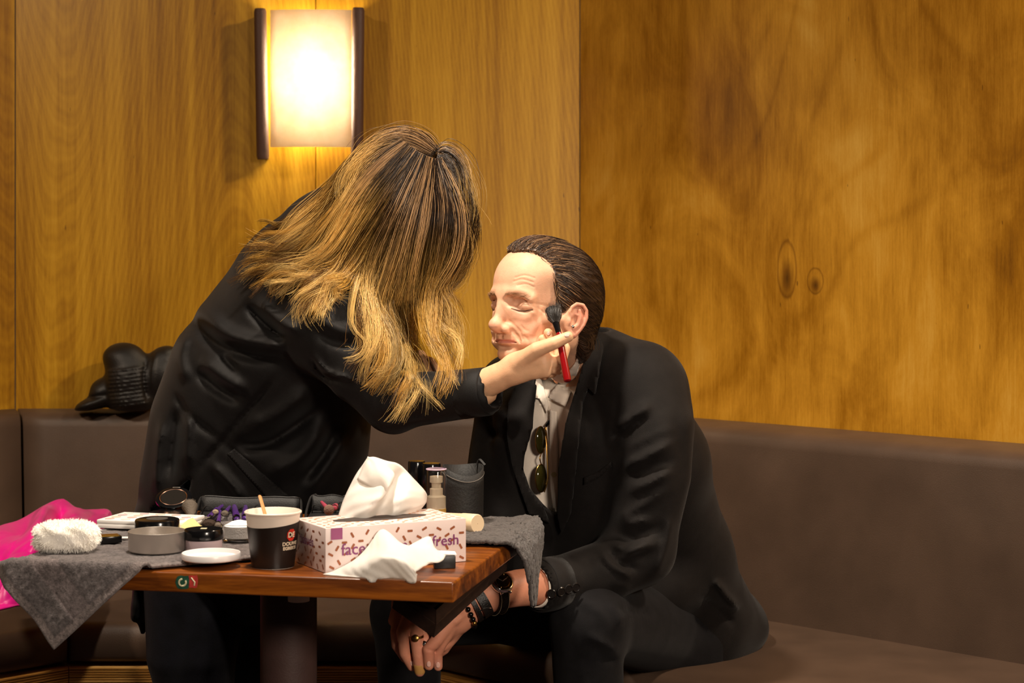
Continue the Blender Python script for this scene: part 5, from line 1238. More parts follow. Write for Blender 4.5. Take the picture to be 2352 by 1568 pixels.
# hair volume: swollen skull shell behind a receding hairline
HF = Field((-.135, -.10, -.11), (.12, .10, .15), .002)
HF.u(ell((-.010, 0, .036), (.105, .0785, .0865))); HF.u(ell((-.048, 0, -.002), (.062, .066, .066)), .02); HF.u(ell((.028, 0, .080), (.052, .050, .040)), .02)
HF.u(ell((-.062, 0, -.052), (.040, .050, .045)), .02)
fn = lambda X, Y, Z: np.maximum(0*(X+Y+Z)-1, X-np.interp(Z, [-.2, -.085, -.06, -.045, -.028, .0, .02, .04, .062, .075, .088, .10, .13], [-.09, -.085, -.052, -.040, -.034, .024, .028, .035, .041, .044, .056, .074, .08]).astype(f32)+(np.abs(Y)*0)-.020*np.clip(1-np.abs(Y)/.03, 0, 1)*np.clip((Z-.06)/.02, 0, 1)+.0*Y)
HF.op((fn, np.array([-.135, -.1, -.11]), np.array([.12, .1, .15])), 0, 'i')
# room for the ear
HF.sub(sym(ell((-.012, .088, -.012), (.030, .022, .036))), .004)
mv, mf = HF.mesh(2)
# combed grooves
ph = np.arctan2(mv[:, 1], mv[:, 2]+.02); mv2 = mv*(1+.008*np.sin(ph*46+4*np.sin(mv[:, 0]*50))[:, None])
hcB = np.tile(np.array(rgb(44, 29, 20)), (len(mv), 1)); fr = smooth01((mv[:, 0]-.02)/.05); hcB = hcB*(1-fr[:, None])+np.array(rgb(84, 58, 38))*fr[:, None]
side = smooth01((np.abs(mv[:, 1])-.045)/.02)*smooth01((.06-mv[:, 2])/.03)*smooth01((mv[:, 0]+.03)/.04); hcB = hcB*(1-.5*side[:, None])+np.array(rgb(104, 76, 52))*.5*side[:, None]
mh = mobj('hair', xf(MH, mv2), mf, M_mhair, man, col=hcB)
HBV = bvh_of((mv, mf))
# strands: start on the shell and run backwards along it
rg = np.random.default_rng(21); lines = []; cols = []; rad = []
cand = mv[(mv[:, 2] > -.06)]; sel = cand[rg.integers(0, len(cand), 3600)]
front = cand[(cand[:, 0] > .015)]; sel = np.concatenate([sel, front[rg.integers(0, len(front), 2600)]])
hl = cand[(cand[:, 0] > np.interp(cand[:, 2], [-.03, .0, .02, .04, .062, .075, .088, .10, .13], [-.04, .024, .028, .035, .041, .044, .056, .074, .08])-.006)]
sel = np.concatenate([sel, hl[rg.integers(0, len(hl), 1500)]])
for p0 in sel:
    p = Vector(p0); n = 9; pts = []; stepl = rg.uniform(.0035, .0065); lift = rg.uniform(.0004, .0022) if p.x < .02 else rg.uniform(.0006, .0048)
    sidew = abs(p.y) > .052 and p.z < .065
    d = Vector((-1, 0, .30 if p.x > .05 else -.05)) if not sidew else Vector((-1, 0, -.42))
    d = d+Vector((0, rg.normal(0, .05), rg.normal(0, .06)))
    for k in range(n):
        loc, nor, i_, di = HBV.find_nearest(p); pts.append(loc+nor*lift*(1 if k else .1))
        dd_ = d-nor*d.dot(nor); dd_.normalize(); p = loc+dd_*stepl
        d = d*.8+Vector((-1, 0, -.35))*.2 if p.x < 0 else d
    q = [MH @ x for x in pts]; lines.append([tuple(x) for x in q])
    tone = rg.random(); base_ = np.array(rgb(38, 25, 17)) if tone < .5 else (np.array(rgb(82, 58, 40)) if tone < .82 else np.array(rgb(150, 116, 82)))
    if p0[0] < -.02 and tone > .8: base_ = np.array(rgb(70, 48, 32))
    fr_ = p0[0] > .02; base_ = base_*(1.5 if fr_ and tone > .5 else 1); cols.append([base_]*n); r0 = rg.uniform(.0002, .00036)*(1.35 if fr_ else 1); rad.append(r0*np.linspace(1, .45, n))
strands_mesh('hair_strands', lines, rad, cols, M_mhair, mh); tag(bpy.data.objects['hair_strands'], kind='stuff')
# neck wisps
lines = []; cols = []; rad = []
for k in range(60):
    s0 = MH @ Vector((-.072+rg.normal(0, .006), .045+rg.normal(0, .008), -.06)); e0 = P(1352+rg.normal(0, 6), 772+rg.normal(0, 7), s0.y-.01)
    lines.append([tuple(s0.lerp(e0, t)+Vector((.004*math.sin(t*3), 0, 0))) for t in np.linspace(0, 1, 8)]); cols.append([np.array(rgb(90, 66, 44))]*8); rad.append(np.linspace(.0004, .00015, 8))
strands_mesh('neck_wisps', lines, rad, cols, M_mhair, mh); tag(bpy.data.objects['neck_wisps'], kind='stuff')
# brow hairs
lines = []; cols = []; rad = []; HL = bvh_of((hv, hf))
for k in range(120):
    y = rg.uniform(.012, .052); z = .0165-.12*max(0, y-.034)+rg.normal(0, .0022); loc, nor, i_, di = HL.ray_cast(Vector((.2, y, z)), Vector((-1, 0, 0)))
    if loc is None: continue
    for sgn in (1, -1):
        pts = [Vector((loc.x, sgn*loc.y, loc.z))+Vector((.0006*t, sgn*t*.006, t*.0018)) + Vector((nor.x, sgn*nor.y, nor.z))*.001*t for t in np.linspace(0, 1, 4)]
        pts = [Vector((q.x-.35*(abs(q.y)-abs(loc.y)), q.y, q.z)) for q in pts]
        lines.append([tuple(MH @ q) for q in pts]); cols.append([np.array(rgb(160, 120, 86))]*4); rad.append(np.linspace(.00018, .00008, 4))
tag(strands_mesh('eyebrows', lines, rad, cols, M_mhair, man), kind='stuff')
for sgn in (1, -1):                                        # closed-lid line
    pts = []
    for y in np.linspace(.021, .0535, 16):
        z = float(np.interp(y, [.021, .032, .042, .0535], [-.0060, -.0088, -.0090, -.0052])); loc, nor, i_, di = HL.ray_cast(Vector((.2, sgn*y, z)), Vector((-1, 0, 0)))
        if loc is not None: pts.append(MH @ (loc+Vector((.0002, 0, 0))))
    m = MB(); m.add(*tube_vf(pts, list(.00075*np.sin(np.linspace(.5, 2.6, len(pts)))), 6)); m.build('lashes', mat('lash_brown', rgb(70, 42, 28), .7), man)
# ear stud
es = MH @ Vector((.0055, .0850, -.027)); m = MB(); bm = bmesh.new(); bmesh.ops.create_icosphere(bm, subdivisions=3, radius=.0034)
m.add([v.co+es for v in bm.verts], [[q.index for q in f.verts] for f in bm.faces]); bm.free(); m.build('ear_stud', mat('silver', (.9, .88, .85), .12, metal=1), man)
# ---- watch, bracelets, rings, plaster
M_sil = bpy.data.materials['silver']; M_strap = mat('black_strap', rgb(18, 15, 14), .4, bump=.4, bscale=500); M_gold = mat('old_gold', rgb(170, 130, 70), .3, metal=1)
def ring_vf(c, axis, ru, rv, upv, width, thick, seg=48):
    """flat band around an axis"""
    c = Vector(c); w_ = Vector(axis).normalized(); u = Vector(upv); u = (u-w_*u.dot(w_)).normalized(); v = w_.cross(u); V = []
    for dw, dr in ((-width/2, 0), (-width/2, thick), (width/2, thick), (width/2, 0)):
        for k in range(seg):
            a = 2*math.pi*k/seg; V.append(c+w_*dw+u*((ru+dr)*math.cos(a))+v*((rv+dr)*math.sin(a)))
    f = []
    for j in range(4):
        for k in range(seg):
            k2 = (k+1) % seg; f.append((j*seg+k, j*seg+k2, ((j+1) % 4)*seg+k2, ((j+1) % 4)*seg+k))
    return V, f
WC = P(1137, 1366, 3.135); WAX = (P(1190, 1350, 3.16)-P(1125, 1363, 3.13)).normalized()
wn = Vector((-.14, -.80, .58)); wn = (wn-WAX*wn.dot(WAX)).normalized()
wt = bpy.data.objects.new('wristwatch', None); COL.objects.link(wt); wt.parent = man; BASE[wt.name] = BASE[man.name]; wt['label'] = 'steel wristwatch with black stitched strap'
m = MB(); m.add(*ring_vf(WC, WAX, .0300, .0285, wn, .019, .0025)); m.build('strap', M_strap, wt, smooth=True)
for s_ in (-1, 1):
    pts = [WC+WAX*s_*.0075+(wn*math.cos(a)+WAX.cross(wn)*math.sin(a))*.0331 for a in np.linspace(.5, 5.8, 60)]
    for k in range(0, 58, 2):
        pass
    m = MB(); m.add(*tube_vf(pts, .0005, 5)); m.build('stitching', mat('cream_thread', rgb(200, 184, 150), .7), wt)
Cw = WC+wn*.0325; Mw = along(Cw, Cw+wn)
m = MB(); m.add(*lathe_vf([(.0185, -.004), (.0200, -.002), (.0205, .002), (.0200, .005), (.0185, .0068), (.0172, .0070), (.0168, .0058)], Mw, 48, True, False)); m.build('watch_case', M_sil, wt)
m = MB(); m.add(*lathe_vf([(.0168, .0055), (.0005, .0055)], Mw, 48, False, False)); m.build('dial', mat('dark_dial', rgb(24, 22, 20), .25), wt)
m = MB(); m.add(*lathe_vf([(.0115, .0057), (.0122, .0060), (.0128, .0057)], Mw, 40, False, False)); m.build('dial_ring', M_gold, wt)
for an, L_ in ((.5, .012), (2.4, .009)):
    a_ = Mw @ Vector((0, 0, .0062)); b__ = Mw @ Vector((L_*math.cos(an), L_*math.sin(an), .0062)); m = MB(); m.add(*tube_vf([a_, b__], [.0008, .0005], 6)); m.build('watch_hand', M_sil, wt)
for k in range(12):
    an = k*math.pi/6; a_ = Mw @ Vector((.0135*math.cos(an), .0135*math.sin(an), .006)); b__ = Mw @ Vector((.016*math.cos(an), .016*math.sin(an), .006)); m = MB(); m.add(*tube_vf([a_, b__], .0005, 4)); m.build('hour_mark', M_sil, wt)
for s_ in (-1, 1):
    for t_ in (-1, 1):
        q = WC+wn*.0315+WAX*t_*.0085+WAX.cross(wn)*s_*.0185; m = MB(); m.add(*box_vf(q.x, q.y, q.z, .004, .005, .005, rot=Mw.to_3x3(), bev=.001)); m.build('lug', M_sil, wt)
BAX = (P(1125, 1363, 3.13)-P(1050, 1412, 3.11)).normalized()
def band(px, py, Y, ru, rv, wd, th, name, m_, label):
    m = MB(); m.add(*ring_vf(P(px, py, Y), BAX, ru, rv, (.3, 0, 1), wd, th)); o = m.build(name, m_, man); o['label'] = label; return o
b1 = band(1103, 1380, 3.122, .0285, .0235, .016, .002, 'bracelet', M_strap, 'broad black leather bracelet')
band(1085, 1391, 3.118, .0290, .0225, .008, .002, 'bracelet', M_strap, 'narrow black leather bracelet')
q = P(1112, 1400, 3.098); m = MB(); m.add(*tube_vf([q+Vector((-.008, 0, -.002)), q+Vector((.004, 0, .003)), q+Vector((.012, 0, .002))], .0012, 6)); m.build('buckle', M_sil, b1)
bb = bpy.data.objects.new('bead_bracelet', None); COL.objects.link(bb); bb.parent = man; BASE[bb.name] = BASE[man.name]; bb['label'] = 'bracelet of black beads'
cB = P(1068, 1401, 3.114); u_b = Vector((.3, 0, 1)); u_b = (u_b-BAX*u_b.dot(BAX)).normalized(); v_b = BAX.cross(u_b)
bm = bmesh.new(); bmesh.ops.create_icosphere(bm, subdivisions=2, radius=.0047); iv = [v.co.copy() for v in bm.verts]; if_ = [[q.index for q in f.verts] for f in bm.faces]; bm.free()
M_bead = mat('black_bead', rgb(10, 9, 9), .12)
for k in range(20):
    a = 2*math.pi*k/20; c = cB+u_b*.0325*math.cos(a)+v_b*.0250*math.sin(a); m = MB(); m.add([x+c for x in iv], if_); m.build('bead', M_bead if k % 7 else M_gold, bb)
FAX = (P(957, 1470, 3.1)-P(961, 1505, 3.1)).normalized()
for (px, py, Y, r, m_) in ((957, 1462, 3.101, .0110, M_gold), (976, 1476, 3.109, .0106, M_sil)):
    m = MB(); m.add(*ring_vf(P(px, py, Y), FAX, r, r, (1, 0, 0), .004, .0012, 32)); rg_ = m.build('finger_ring', m_, man)
    q = P(px-2, py, Y)+Vector((0, -r-.001, 0)); m = MB(); m.add(*lathe_vf([(.0062, -.001), (.006, .001), (.004, .0022), (.0005, .0026)], along(q, q+Vector((-.15, -1, .2))), 20)); m.build('ring_stone', m_, rg_)
Pl = Field((-.18, 3.04, .40), (-.12, 3.16, .56), .0015)
Pl.u(chain([P(962.5, 1527, 3.103), P(964, 1540, 3.105)], [.0098, .0092]))
a, b_ = Pl.mesh(1); po = mobj('sticking_plaster', a, b_, mat('tan_plaster', rgb(186, 138, 74), .7), man); po['label'] = 'tan sticking plaster on the fingertip'

# ================================================================== sunglasses hanging from the open shirt
def on_shirt(px, py, off=.010):
    l, n = hit(SB, px, py)
    if l is None: l = P(px, py, 3.36)
    return l+(CAMP-l).normalized()*off
sg0 = on_shirt(1250, 970, .02)
sg = thing('sunglasses', sg0, 'gold-framed sunglasses hooked by one arm in the open shirt', 'sunglasses')
M_lens = mat('green_lens', rgb(46, 42, 14), .08, spec=.6); 
yb = min(on_shirt(1245, 1005, .016).y, on_shirt(1245, 1100, .016).y)
def lens(cx, cy, rx, ry):
    nU = 26; ring_ = [P(cx+rx*math.cos(a)*(1 if math.cos(a) < 0 else .9), cy+ry*math.sin(a), yb+.010*math.cos(a)) for a in np.linspace(0, 2*math.pi, nU+1)[:-1]]
    m = MB(); c0 = P(cx, cy, yb-.003); m.add([c0]+ring_, [(0, 1+i, 1+(i+1) % nU) for i in range(nU)]); lo = m.build('lens', M_lens, sg); add_mod_solid(lo, .0015, 0)
    m = MB(); m.add(*tube_vf(ring_+[ring_[0]], .0011, 6)); m.build('rim', M_gold, lo)
lens(1242, 1010, 12, 31); lens(1243, 1098, 13, 32)
m = MB(); m.add(*tube_vf(spline([P(1243, 1041, yb), P(1240, 1053, yb-.004), P(1243, 1066, yb)], 10), .0011, 6)); m.build('bridge', M_gold, sg)
m = MB(); m.add(*tube_vf(spline([P(1250, 982, yb), P(1256, 1000, yb-.002), P(1258, 1070, yb+.001), P(1259, 1100, yb+.004)], 16), .0013, 6)); m.build('temple_arm', M_gold, sg)
m = MB(); m.add(*tube_vf(spline([P(1250, 1130, yb), P(1258, 1100, yb-.003), P(1256, 1040, yb-.003), P(1254, 985, yb+.004), P(1262, 962, yb+.006)], 18), .0012, 6)); m.build('temple_arm', M_gold, sg)
m = MB(); m.add(*tube_vf(spline([P(1254, 978, yb), P(1260, 970, yb), P(1268, 958, yb+.005)], 8), .0028, 8)); m.build('arm_tip', M_blackp, sg)
# ================================================================== the make-up artist, bending over
WMB = P(500, 1300, 3.62); WMB.z = 0
W = Field((-.75, 3.05, .20), (.06, 4.02, 1.36), .0052)
DEP = (0, 1, 0)
def wst(px, py, Y, hw, dep): return (P(px, py, Y), (dep, hw/F*Y))
ws = [wst(548, 1215, 3.63, 232, .185), wst(572, 1110, 3.62, 238, .190), wst(598, 990, 3.60, 244, .192), wst(622, 885, 3.58, 228, .195), wst(662, 785, 3.55, 200, .200), wst(716, 660, 3.52, 172, .200), wst(772, 555, 3.48, 122, .170), wst(835, 490, 3.43, 62, .085)]
for (a, ra), (b_, rb_) in zip(ws[:-1], ws[1:]): W.u(ecap(a, b_, DEP, ra, rb_), .03)
W.u(chain([P(715, 650, 3.40), P(770, 745, 3.33)], [.085, .088]), .05)
W.u(chain([P(770, 745, 3.33), P(835, 840, 3.29), P(902, 922, 3.27)], [.084, .070, .052]), .035)               # near upper sleeve
W.u(chain([P(902, 922, 3.27), P(1000, 912, 3.23), P(1108, 900, 3.19)], [.050, .045, .041]), .02)              # near forearm sleeve
W.u(chain([P(905, 930, 3.27), P(908, 958, 3.27)], [.040, .020]), .02)
W.u(chain([P(780, 640, 3.66), P(860, 780, 3.70), P(880, 870, 3.66)], [.075, .060, .052]), .035)                # far sleeve
W.u(chain([P(880, 870, 3.66), P(918, 858, 3.50)], [.050, .042]), .02)
W.u(ecap(P(352, 1180, 3.66), P(330, 1400, 3.66), DEP, (.12, .020), (.10, .016)), .03)                          # back tail
W.u(ecap(P(330, 1395, 3.64), P(328, 1450, 3.63), DEP, (.06, .014), (.01, .006)), .01)
yw = (3.05, 3.75)
for pts, a, w_ in [
    ([(440, 735), (500, 790), (575, 815), (650, 822)], -0.0189, 15), ([(455, 700), (520, 765), (600, 790), (660, 800)], 0.0162, 18), ([(450, 850), (505, 895), (560, 925)], -0.0162, 13), ([(455, 820), (510, 865), (570, 900)], 0.0121, 16),
    ([(506, 812), (528, 835), (545, 852)], -0.0108, 8), ([(645, 852), (545, 972), (443, 1094)], -0.0068, 7), ([(396, 899), (440, 960), (506, 1011)], -0.0081, 8), ([(506, 1011), (580, 1076), (655, 1141)], -0.0068, 7),
    ([(530, 1018), (600, 1020), (660, 990), (750, 920)], -0.0216, 17), ([(560, 985), (640, 950), (720, 890)], 0.0135, 20), ([(600, 1095), (690, 1050), (755, 970)], 0.0162, 22), ([(690, 1110), (740, 1040), (775, 970)], -0.0135, 16), ([(700, 1140), (760, 1060), (800, 1000)], 0.0108, 16),
    ([(718, 812), (751, 852), (817, 872)], 0.0081, 5), ([(712, 822), (745, 864), (810, 884)], -0.0081, 5), ([(565, 700), (610, 745), (660, 782)], -0.0135, 10), ([(590, 690), (640, 735), (690, 765)], 0.0108, 12),
    ([(725, 726), (770, 752), (815, 766)], 0.0108, 12), ([(720, 760), (770, 785), (820, 792)], -0.0095, 11), ([(410, 930), (400, 1020), (390, 1110)], -0.0135, 12), ([(435, 940), (432, 1010), (430, 1080)], 0.0108, 12), ([(372, 960), (362, 1050), (358, 1140)], 0.0108, 10),
    ([(480, 1060), (530, 1110), (560, 1150)], 0.0108, 10), ([(860, 960), (930, 955), (1010, 940)], -0.0081, 10), ([(940, 880), (1000, 885), (1060, 870)], 0.0068, 10), ([(430, 760), (415, 820), (430, 880)], 0.0108, 14)]:
    W.stroke(pts, a, w_, yw)
W.sub(pxprism([(441, 1096), (352, 1166), (345, 1215), (414, 1215)], 3.1, 3.60), .004)                         # back vent
W.sub(ecap(P(1085, 902, 3.20), P(1180, 890, 3.16), (0, 0, 1), (.028, .028), (.030, .030)), .004)              # open cuff
W.sub(ecap(P(905, 862, 3.54), P(980, 850, 3.40), (0, 0, 1), (.034, .034), (.038, .038)), .004)
wv, wf = W.mesh(1)
# trousers
WT = Field((-.70, 3.35, .0), (-.28, 3.86, .90), .008)
WT.u(chain([P(470, 1120, 3.60), P(455, 1300, 3.58), P(440, 1500, 3.56), (-.60, 3.56, .35), (-.60, 3.58, .05)], [.12, .105, .085, .07, .065]), .03)
WT.u(chain([P(540, 1120, 3.68), P(535, 1300, 3.70), P(530, 1500, 3.70), (-.53, 3.72, .35), (-.53, 3.72, .05)], [.12, .10, .085, .07, .065]), .03)
WT.stroke([(470, 1390), (480, 1470), (475, 1568)], .006, 14, (3.3, 3.9)); WT.stroke([(400, 1390), (410, 1470), (400, 1568)], -.006, 14, (3.3, 3.9))
pv, pf_ = WT.mesh(1)
# ---- head: same build, turned down towards the man, mostly under hair
MW = head_matrix(948, 478, 3.36, -6, -36, -8, .94, facing=1)
wl = MW.inverted() @ P(812, 520, 3.45)
wh, whf = build_head((wl.x, wl.y, wl.z), .0025, False)
whc = head_color(wh, False); whw = xf(MW, wh)
# ---- hands
G = Field((-.30, 3.02, .96), (.14, 3.62, 1.12), .0018)
G.u(chain([P(1090, 893, 3.195), P(1150, 864, 3.165), P(1186, 846, 3.15)], [.0265, .0240, .0222]), .012)
G.u(ecap(P(1182, 846, 3.15), P(1246, 826, 3.13), (.1, 0, 1), (.0235, .018), (.031, .017)), .014)
finger(G, [(1192, 832, 3.135), (1232, 803, 3.112), (1272, 788, 3.104), (1305, 773, 3.106)], [.0150, .0128, .0108, .0090], .006)           # thumb
finger(G, [(1240, 828, 3.14), (1286, 832, 3.125), (1297, 800, 3.135), (1278, 756, 3.150)], [.0130, .0105, .0095, .0078])
finger(G, [(1238, 836, 3.145), (1282, 846, 3.135), (1286, 806, 3.155), (1259, 764, 3.165)], [.0125, .0108, .0095, .0078])
finger(G, [(1230, 842, 3.15), (1266, 854, 3.15), (1270, 815, 3.165), (1246, 778, 3.172)], [.0120, .0105, .0092, .0076])
finger(G, [(1222, 845, 3.155), (1250, 860, 3.165), (1254, 830, 3.175)], [.0110, .0095, .0082])
# far hand behind the hair
G.u(chain([P(905, 848, 3.50), P(938, 842, 3.44)], [.026, .024]), .012)
G.u(ecap(P(935, 842, 3.44), P(968, 838, 3.41), (0, 0, 1), (.022, .015), (.028, .014)), .012)
finger(G, [(965, 826, 3.40), (990, 832, 3.385), (1001, 850, 3.38), (998, 868, 3.385)], [.0105, .0095, .0088, .0075])
finger(G, [(965, 838, 3.405), (985, 846, 3.385), (994, 862, 3.385)], [.0102, .0092, .0078])
finger(G, [(962, 850, 3.41), (980, 860, 3.395), (984, 874, 3.40)], [.0100, .0090, .0076])
finger(G, [(950, 858, 3.41), (972, 868, 3.39), (990, 866, 3.38)], [.0115, .0100, .0082])
gv, gf = G.mesh(1)
Wb = Field((-.66, 3.1, .05), (.02, 3.9, 1.3), .014)
for (a, ra), (b_, rb_) in zip(ws[1:-1], ws[2:]): Wb.u(ecap(a, b_, DEP, (ra[0]*.72, ra[1]*.70), (rb_[0]*.72, rb_[1]*.70)), .03)
for pts, rd in (([P(740, 640, 3.45), P(770, 745, 3.33), P(902, 922, 3.27), P(1108, 898, 3.19)], [.05, .045, .034, .028]), ([P(780, 640, 3.62), P(860, 780, 3.70), P(880, 870, 3.66), P(918, 856, 3.48)], [.05, .042, .033, .026]),
                ([P(470, 1120, 3.60), P(440, 1500, 3.56), (-.60, 3.58, .07)], [.09, .06, .04]), ([P(540, 1120, 3.68), P(530, 1500, 3.70), (-.53, 3.72, .07)], [.09, .06, .04])): Wb.u(chain(pts, rd), .03)
b1v, b1f = Wb.mesh(0)
WSK = np.array(rgb(226, 178, 140))
wom = mobj('person', np.concatenate([whw, gv, b1v]), np.concatenate([whf, gf+len(whw), b1f+len(whw)+len(gv)]), M_skin, base=WMB, col=np.concatenate([whc, np.tile(WSK, (len(gv), 1)), np.tile(WSK, (len(b1v), 1))]))
tag(wom, 'long-haired woman in a black coat bending over, brushing make-up on the man', 'person')
M_coat = cloth('black_coat_cloth', rgb(15, 13, 13), .62, .05, .2, 900, .25, .25); M_trs = cloth('navy_trousers', rgb(11, 11, 18), .85, .04, .3)
ck = mobj('coat', wv, wf, M_coat, wom); mobj('trousers', pv, pf_, M_trs, wom)
CB = bvh_of((wv, wf), (whw, whf))
v_, f_ = lathe_vf([(.030, 0), (.0395, 0), (.0412, .002), (.0418, .02), (.0425, .05)], along(P(1122, 898, 3.183), P(1060, 906, 3.208)), 48, False, False)
add_mod_solid(mobj('coat_cuff', v_, f_, M_coat, ck), .002, -1)
patch('pocket_flap', bvh_of((wv, wf)), [(522, 1042), (538, 1030), (662, 1138), (612, 1142)], .004, M_coat, ck, .003, 40, 5)
for c_ in ((-.60, 3.58), (-.53, 3.72)):
    Sh = Field((c_[0]-.12, c_[1]-.12, 0), (c_[0]+.24, c_[1]+.12, .14), .006); c0 = Vector((c_[0], c_[1], .042)); dx = Vector((1, -.1, 0)).normalized()
    Sh.u(ecap(c0-dx*.03, c0+dx*.15, (0, 0, 1), (.036, .036), (.022, .034)), .02); Sh.u(cap(c0+Vector((0, 0, .01)), c0+Vector((0, 0, .06)), .04, .036), .02)
    a, b_ = Sh.mesh(1); mobj('shoe', a, b_, M_shoe, wom)

# ---- hair: scalp shell plus long waved locks
HC = Field((-.40, 3.16, .95), (.02, 3.56, 1.45), .004)
HC.u(ell(P(944, 470, 3.365), (.107, .108, .122), rotm(0, -.25, 0))); HC.u(ell(P(900, 440, 3.38), (.095, .10, .085)), .03)
HC.u(ecap(P(900, 440, 3.38), P(800, 520, 3.36), DEP, (.095, .07), (.07, .035)), .03); HC.u(ecap(P(800, 520, 3.36), P(700, 575, 3.36), DEP, (.07, .035), (.05, .018)), .03)
HC.u(ecap(P(960, 520, 3.34), P(925, 670, 3.33), DEP, (.075, .085), (.045, .035)), .03)
HC.u(ell(P(1030, 500, 3.36), (.038, .085, .095)), .03)
cv_, cf_ = HC.mesh(1)
SHB = bvh_of((wv, wf), (cv_, cf_))
cu_ = CX+F*cv_[:, 0]/cv_[:, 1]; cw_ = HY+F*(CH-cv_[:, 2])/cv_[:, 1]
ROOT = np.array(rgb(40, 26, 16)); MIDB = np.array(rgb(112, 76, 30)); GOLD = np.array(rgb(206, 156, 70)); PALE = np.array(rgb(240, 204, 128))
dk = smooth01(1-np.hypot((cu_-1010)/150, (cw_-440)/170)); ccol = MIDB*.55*(1-dk[:, None])+ROOT*dk[:, None]
M_whair = hair_mat('blond_hair', .34, .55)
wh_o = mobj('hair', cv_, cf_, M_whair, wom, col=ccol)
GR = [
 [[(905, 320), (840, 345), (780, 400), (715, 470), (655, 515), (605, 520), (572, 524)], [(915, 323), (845, 362), (775, 436), (710, 512), (650, 560), (600, 586), (560, 610)], [(925, 328), (850, 382), (780, 466), (720, 540), (660, 586), (605, 600), (546, 632)],
  [(935, 333), (860, 400), (795, 488), (740, 568), (690, 606), (640, 636), (600, 692)], [(945, 338), (870, 420), (805, 516), (760, 596), (715, 622), (660, 640), (625, 672)], [(955, 343), (880, 440), (815, 540), (775, 616), (735, 640), (700, 680), (690, 720)],
  [(960, 347), (890, 455), (830, 556), (790, 626), (755, 650), (720, 700), (712, 752)], [(965, 350), (900, 470), (840, 568), (800, 640), (782, 662), (770, 680), (786, 702)]],
 [[(966, 351), (903, 476), (846, 582), (820, 650), (834, 735), (850, 795), (800, 826)], [(970, 353), (910, 488), (860, 598), (845, 678), (860, 758), (862, 828), (830, 902)], [(974, 355), (920, 498), (880, 608), (860, 690), (882, 768), (890, 848), (848, 912)],
  [(978, 357), (930, 500), (895, 618), (880, 708), (905, 788), (905, 850), (862, 892)], [(984, 359), (945, 500), (915, 618), (900, 718), (915, 798), (930, 868), (942, 946)], [(988, 361), (960, 500), (935, 618), (920, 718), (935, 798), (955, 878), (925, 952)], [(992, 363), (975, 500), (955, 618), (940, 718), (955, 798), (965, 868), (1000, 944)]],
 [[(994, 364), (1000, 480), (985, 598), (965, 698), (985, 788), (1015, 868), (1008, 936)], [(998, 365), (1025, 480), (1015, 588), (985, 678), (1000, 758), (1025, 818), (1015, 902)], [(1002, 366), (1050, 480), (1045, 578), (1010, 658), (1025, 718), (1052, 768), (1033, 842)],
  [(1004, 367), (1068, 478), (1068, 568), (1040, 634), (1012, 670), (1040, 730), (1048, 792)], [(1006, 368), (1078, 476), (1082, 558), (1060, 618), (1022, 650), (994, 664), (985, 700)]],
 [[(990, 352), (930, 325), (870, 340), (820, 395), (790, 470), (770, 540), (740, 590)], [(1000, 352), (960, 322), (900, 322), (850, 350), (810, 410), (790, 470), (780, 520)], [(1005, 356), (1035, 352), (1062, 388), (1080, 440), (1087, 500), (1083, 552), (1066, 605)], [(1004, 360), (1028, 372), (1050, 420), (1062, 490), (1060, 560), (1040, 620), (1012, 660)]]]
NP_ = 26
def guide3d(g2):
    q = np.array(spline(g2, NP_)); Y = np.full(NP_, np.nan)
    for i, (u, w_) in enumerate(q):
        l, n = hit(SHB, u, w_)
        if l is not None and l.y < 3.75: Y[i] = l.y-.018
    idx = np.arange(NP_); ok = ~np.isnan(Y); Y = np.interp(idx, idx[ok], Y[ok]) if ok.any() else np.full(NP_, 3.25)
    for _ in range(5): Y = np.minimum(np.convolve(np.pad(Y, 2, 'edge'), np.ones(5)/5, 'valid'), np.where(ok, np.where(np.isnan(Y), 9, Y), 9)+.002)
    return np.stack([q[:, 0], q[:, 1], Y], 1)
rh = np.random.default_rng(33); lines = []; cols = []; rad = []
tt = np.linspace(0, 1, NP_)
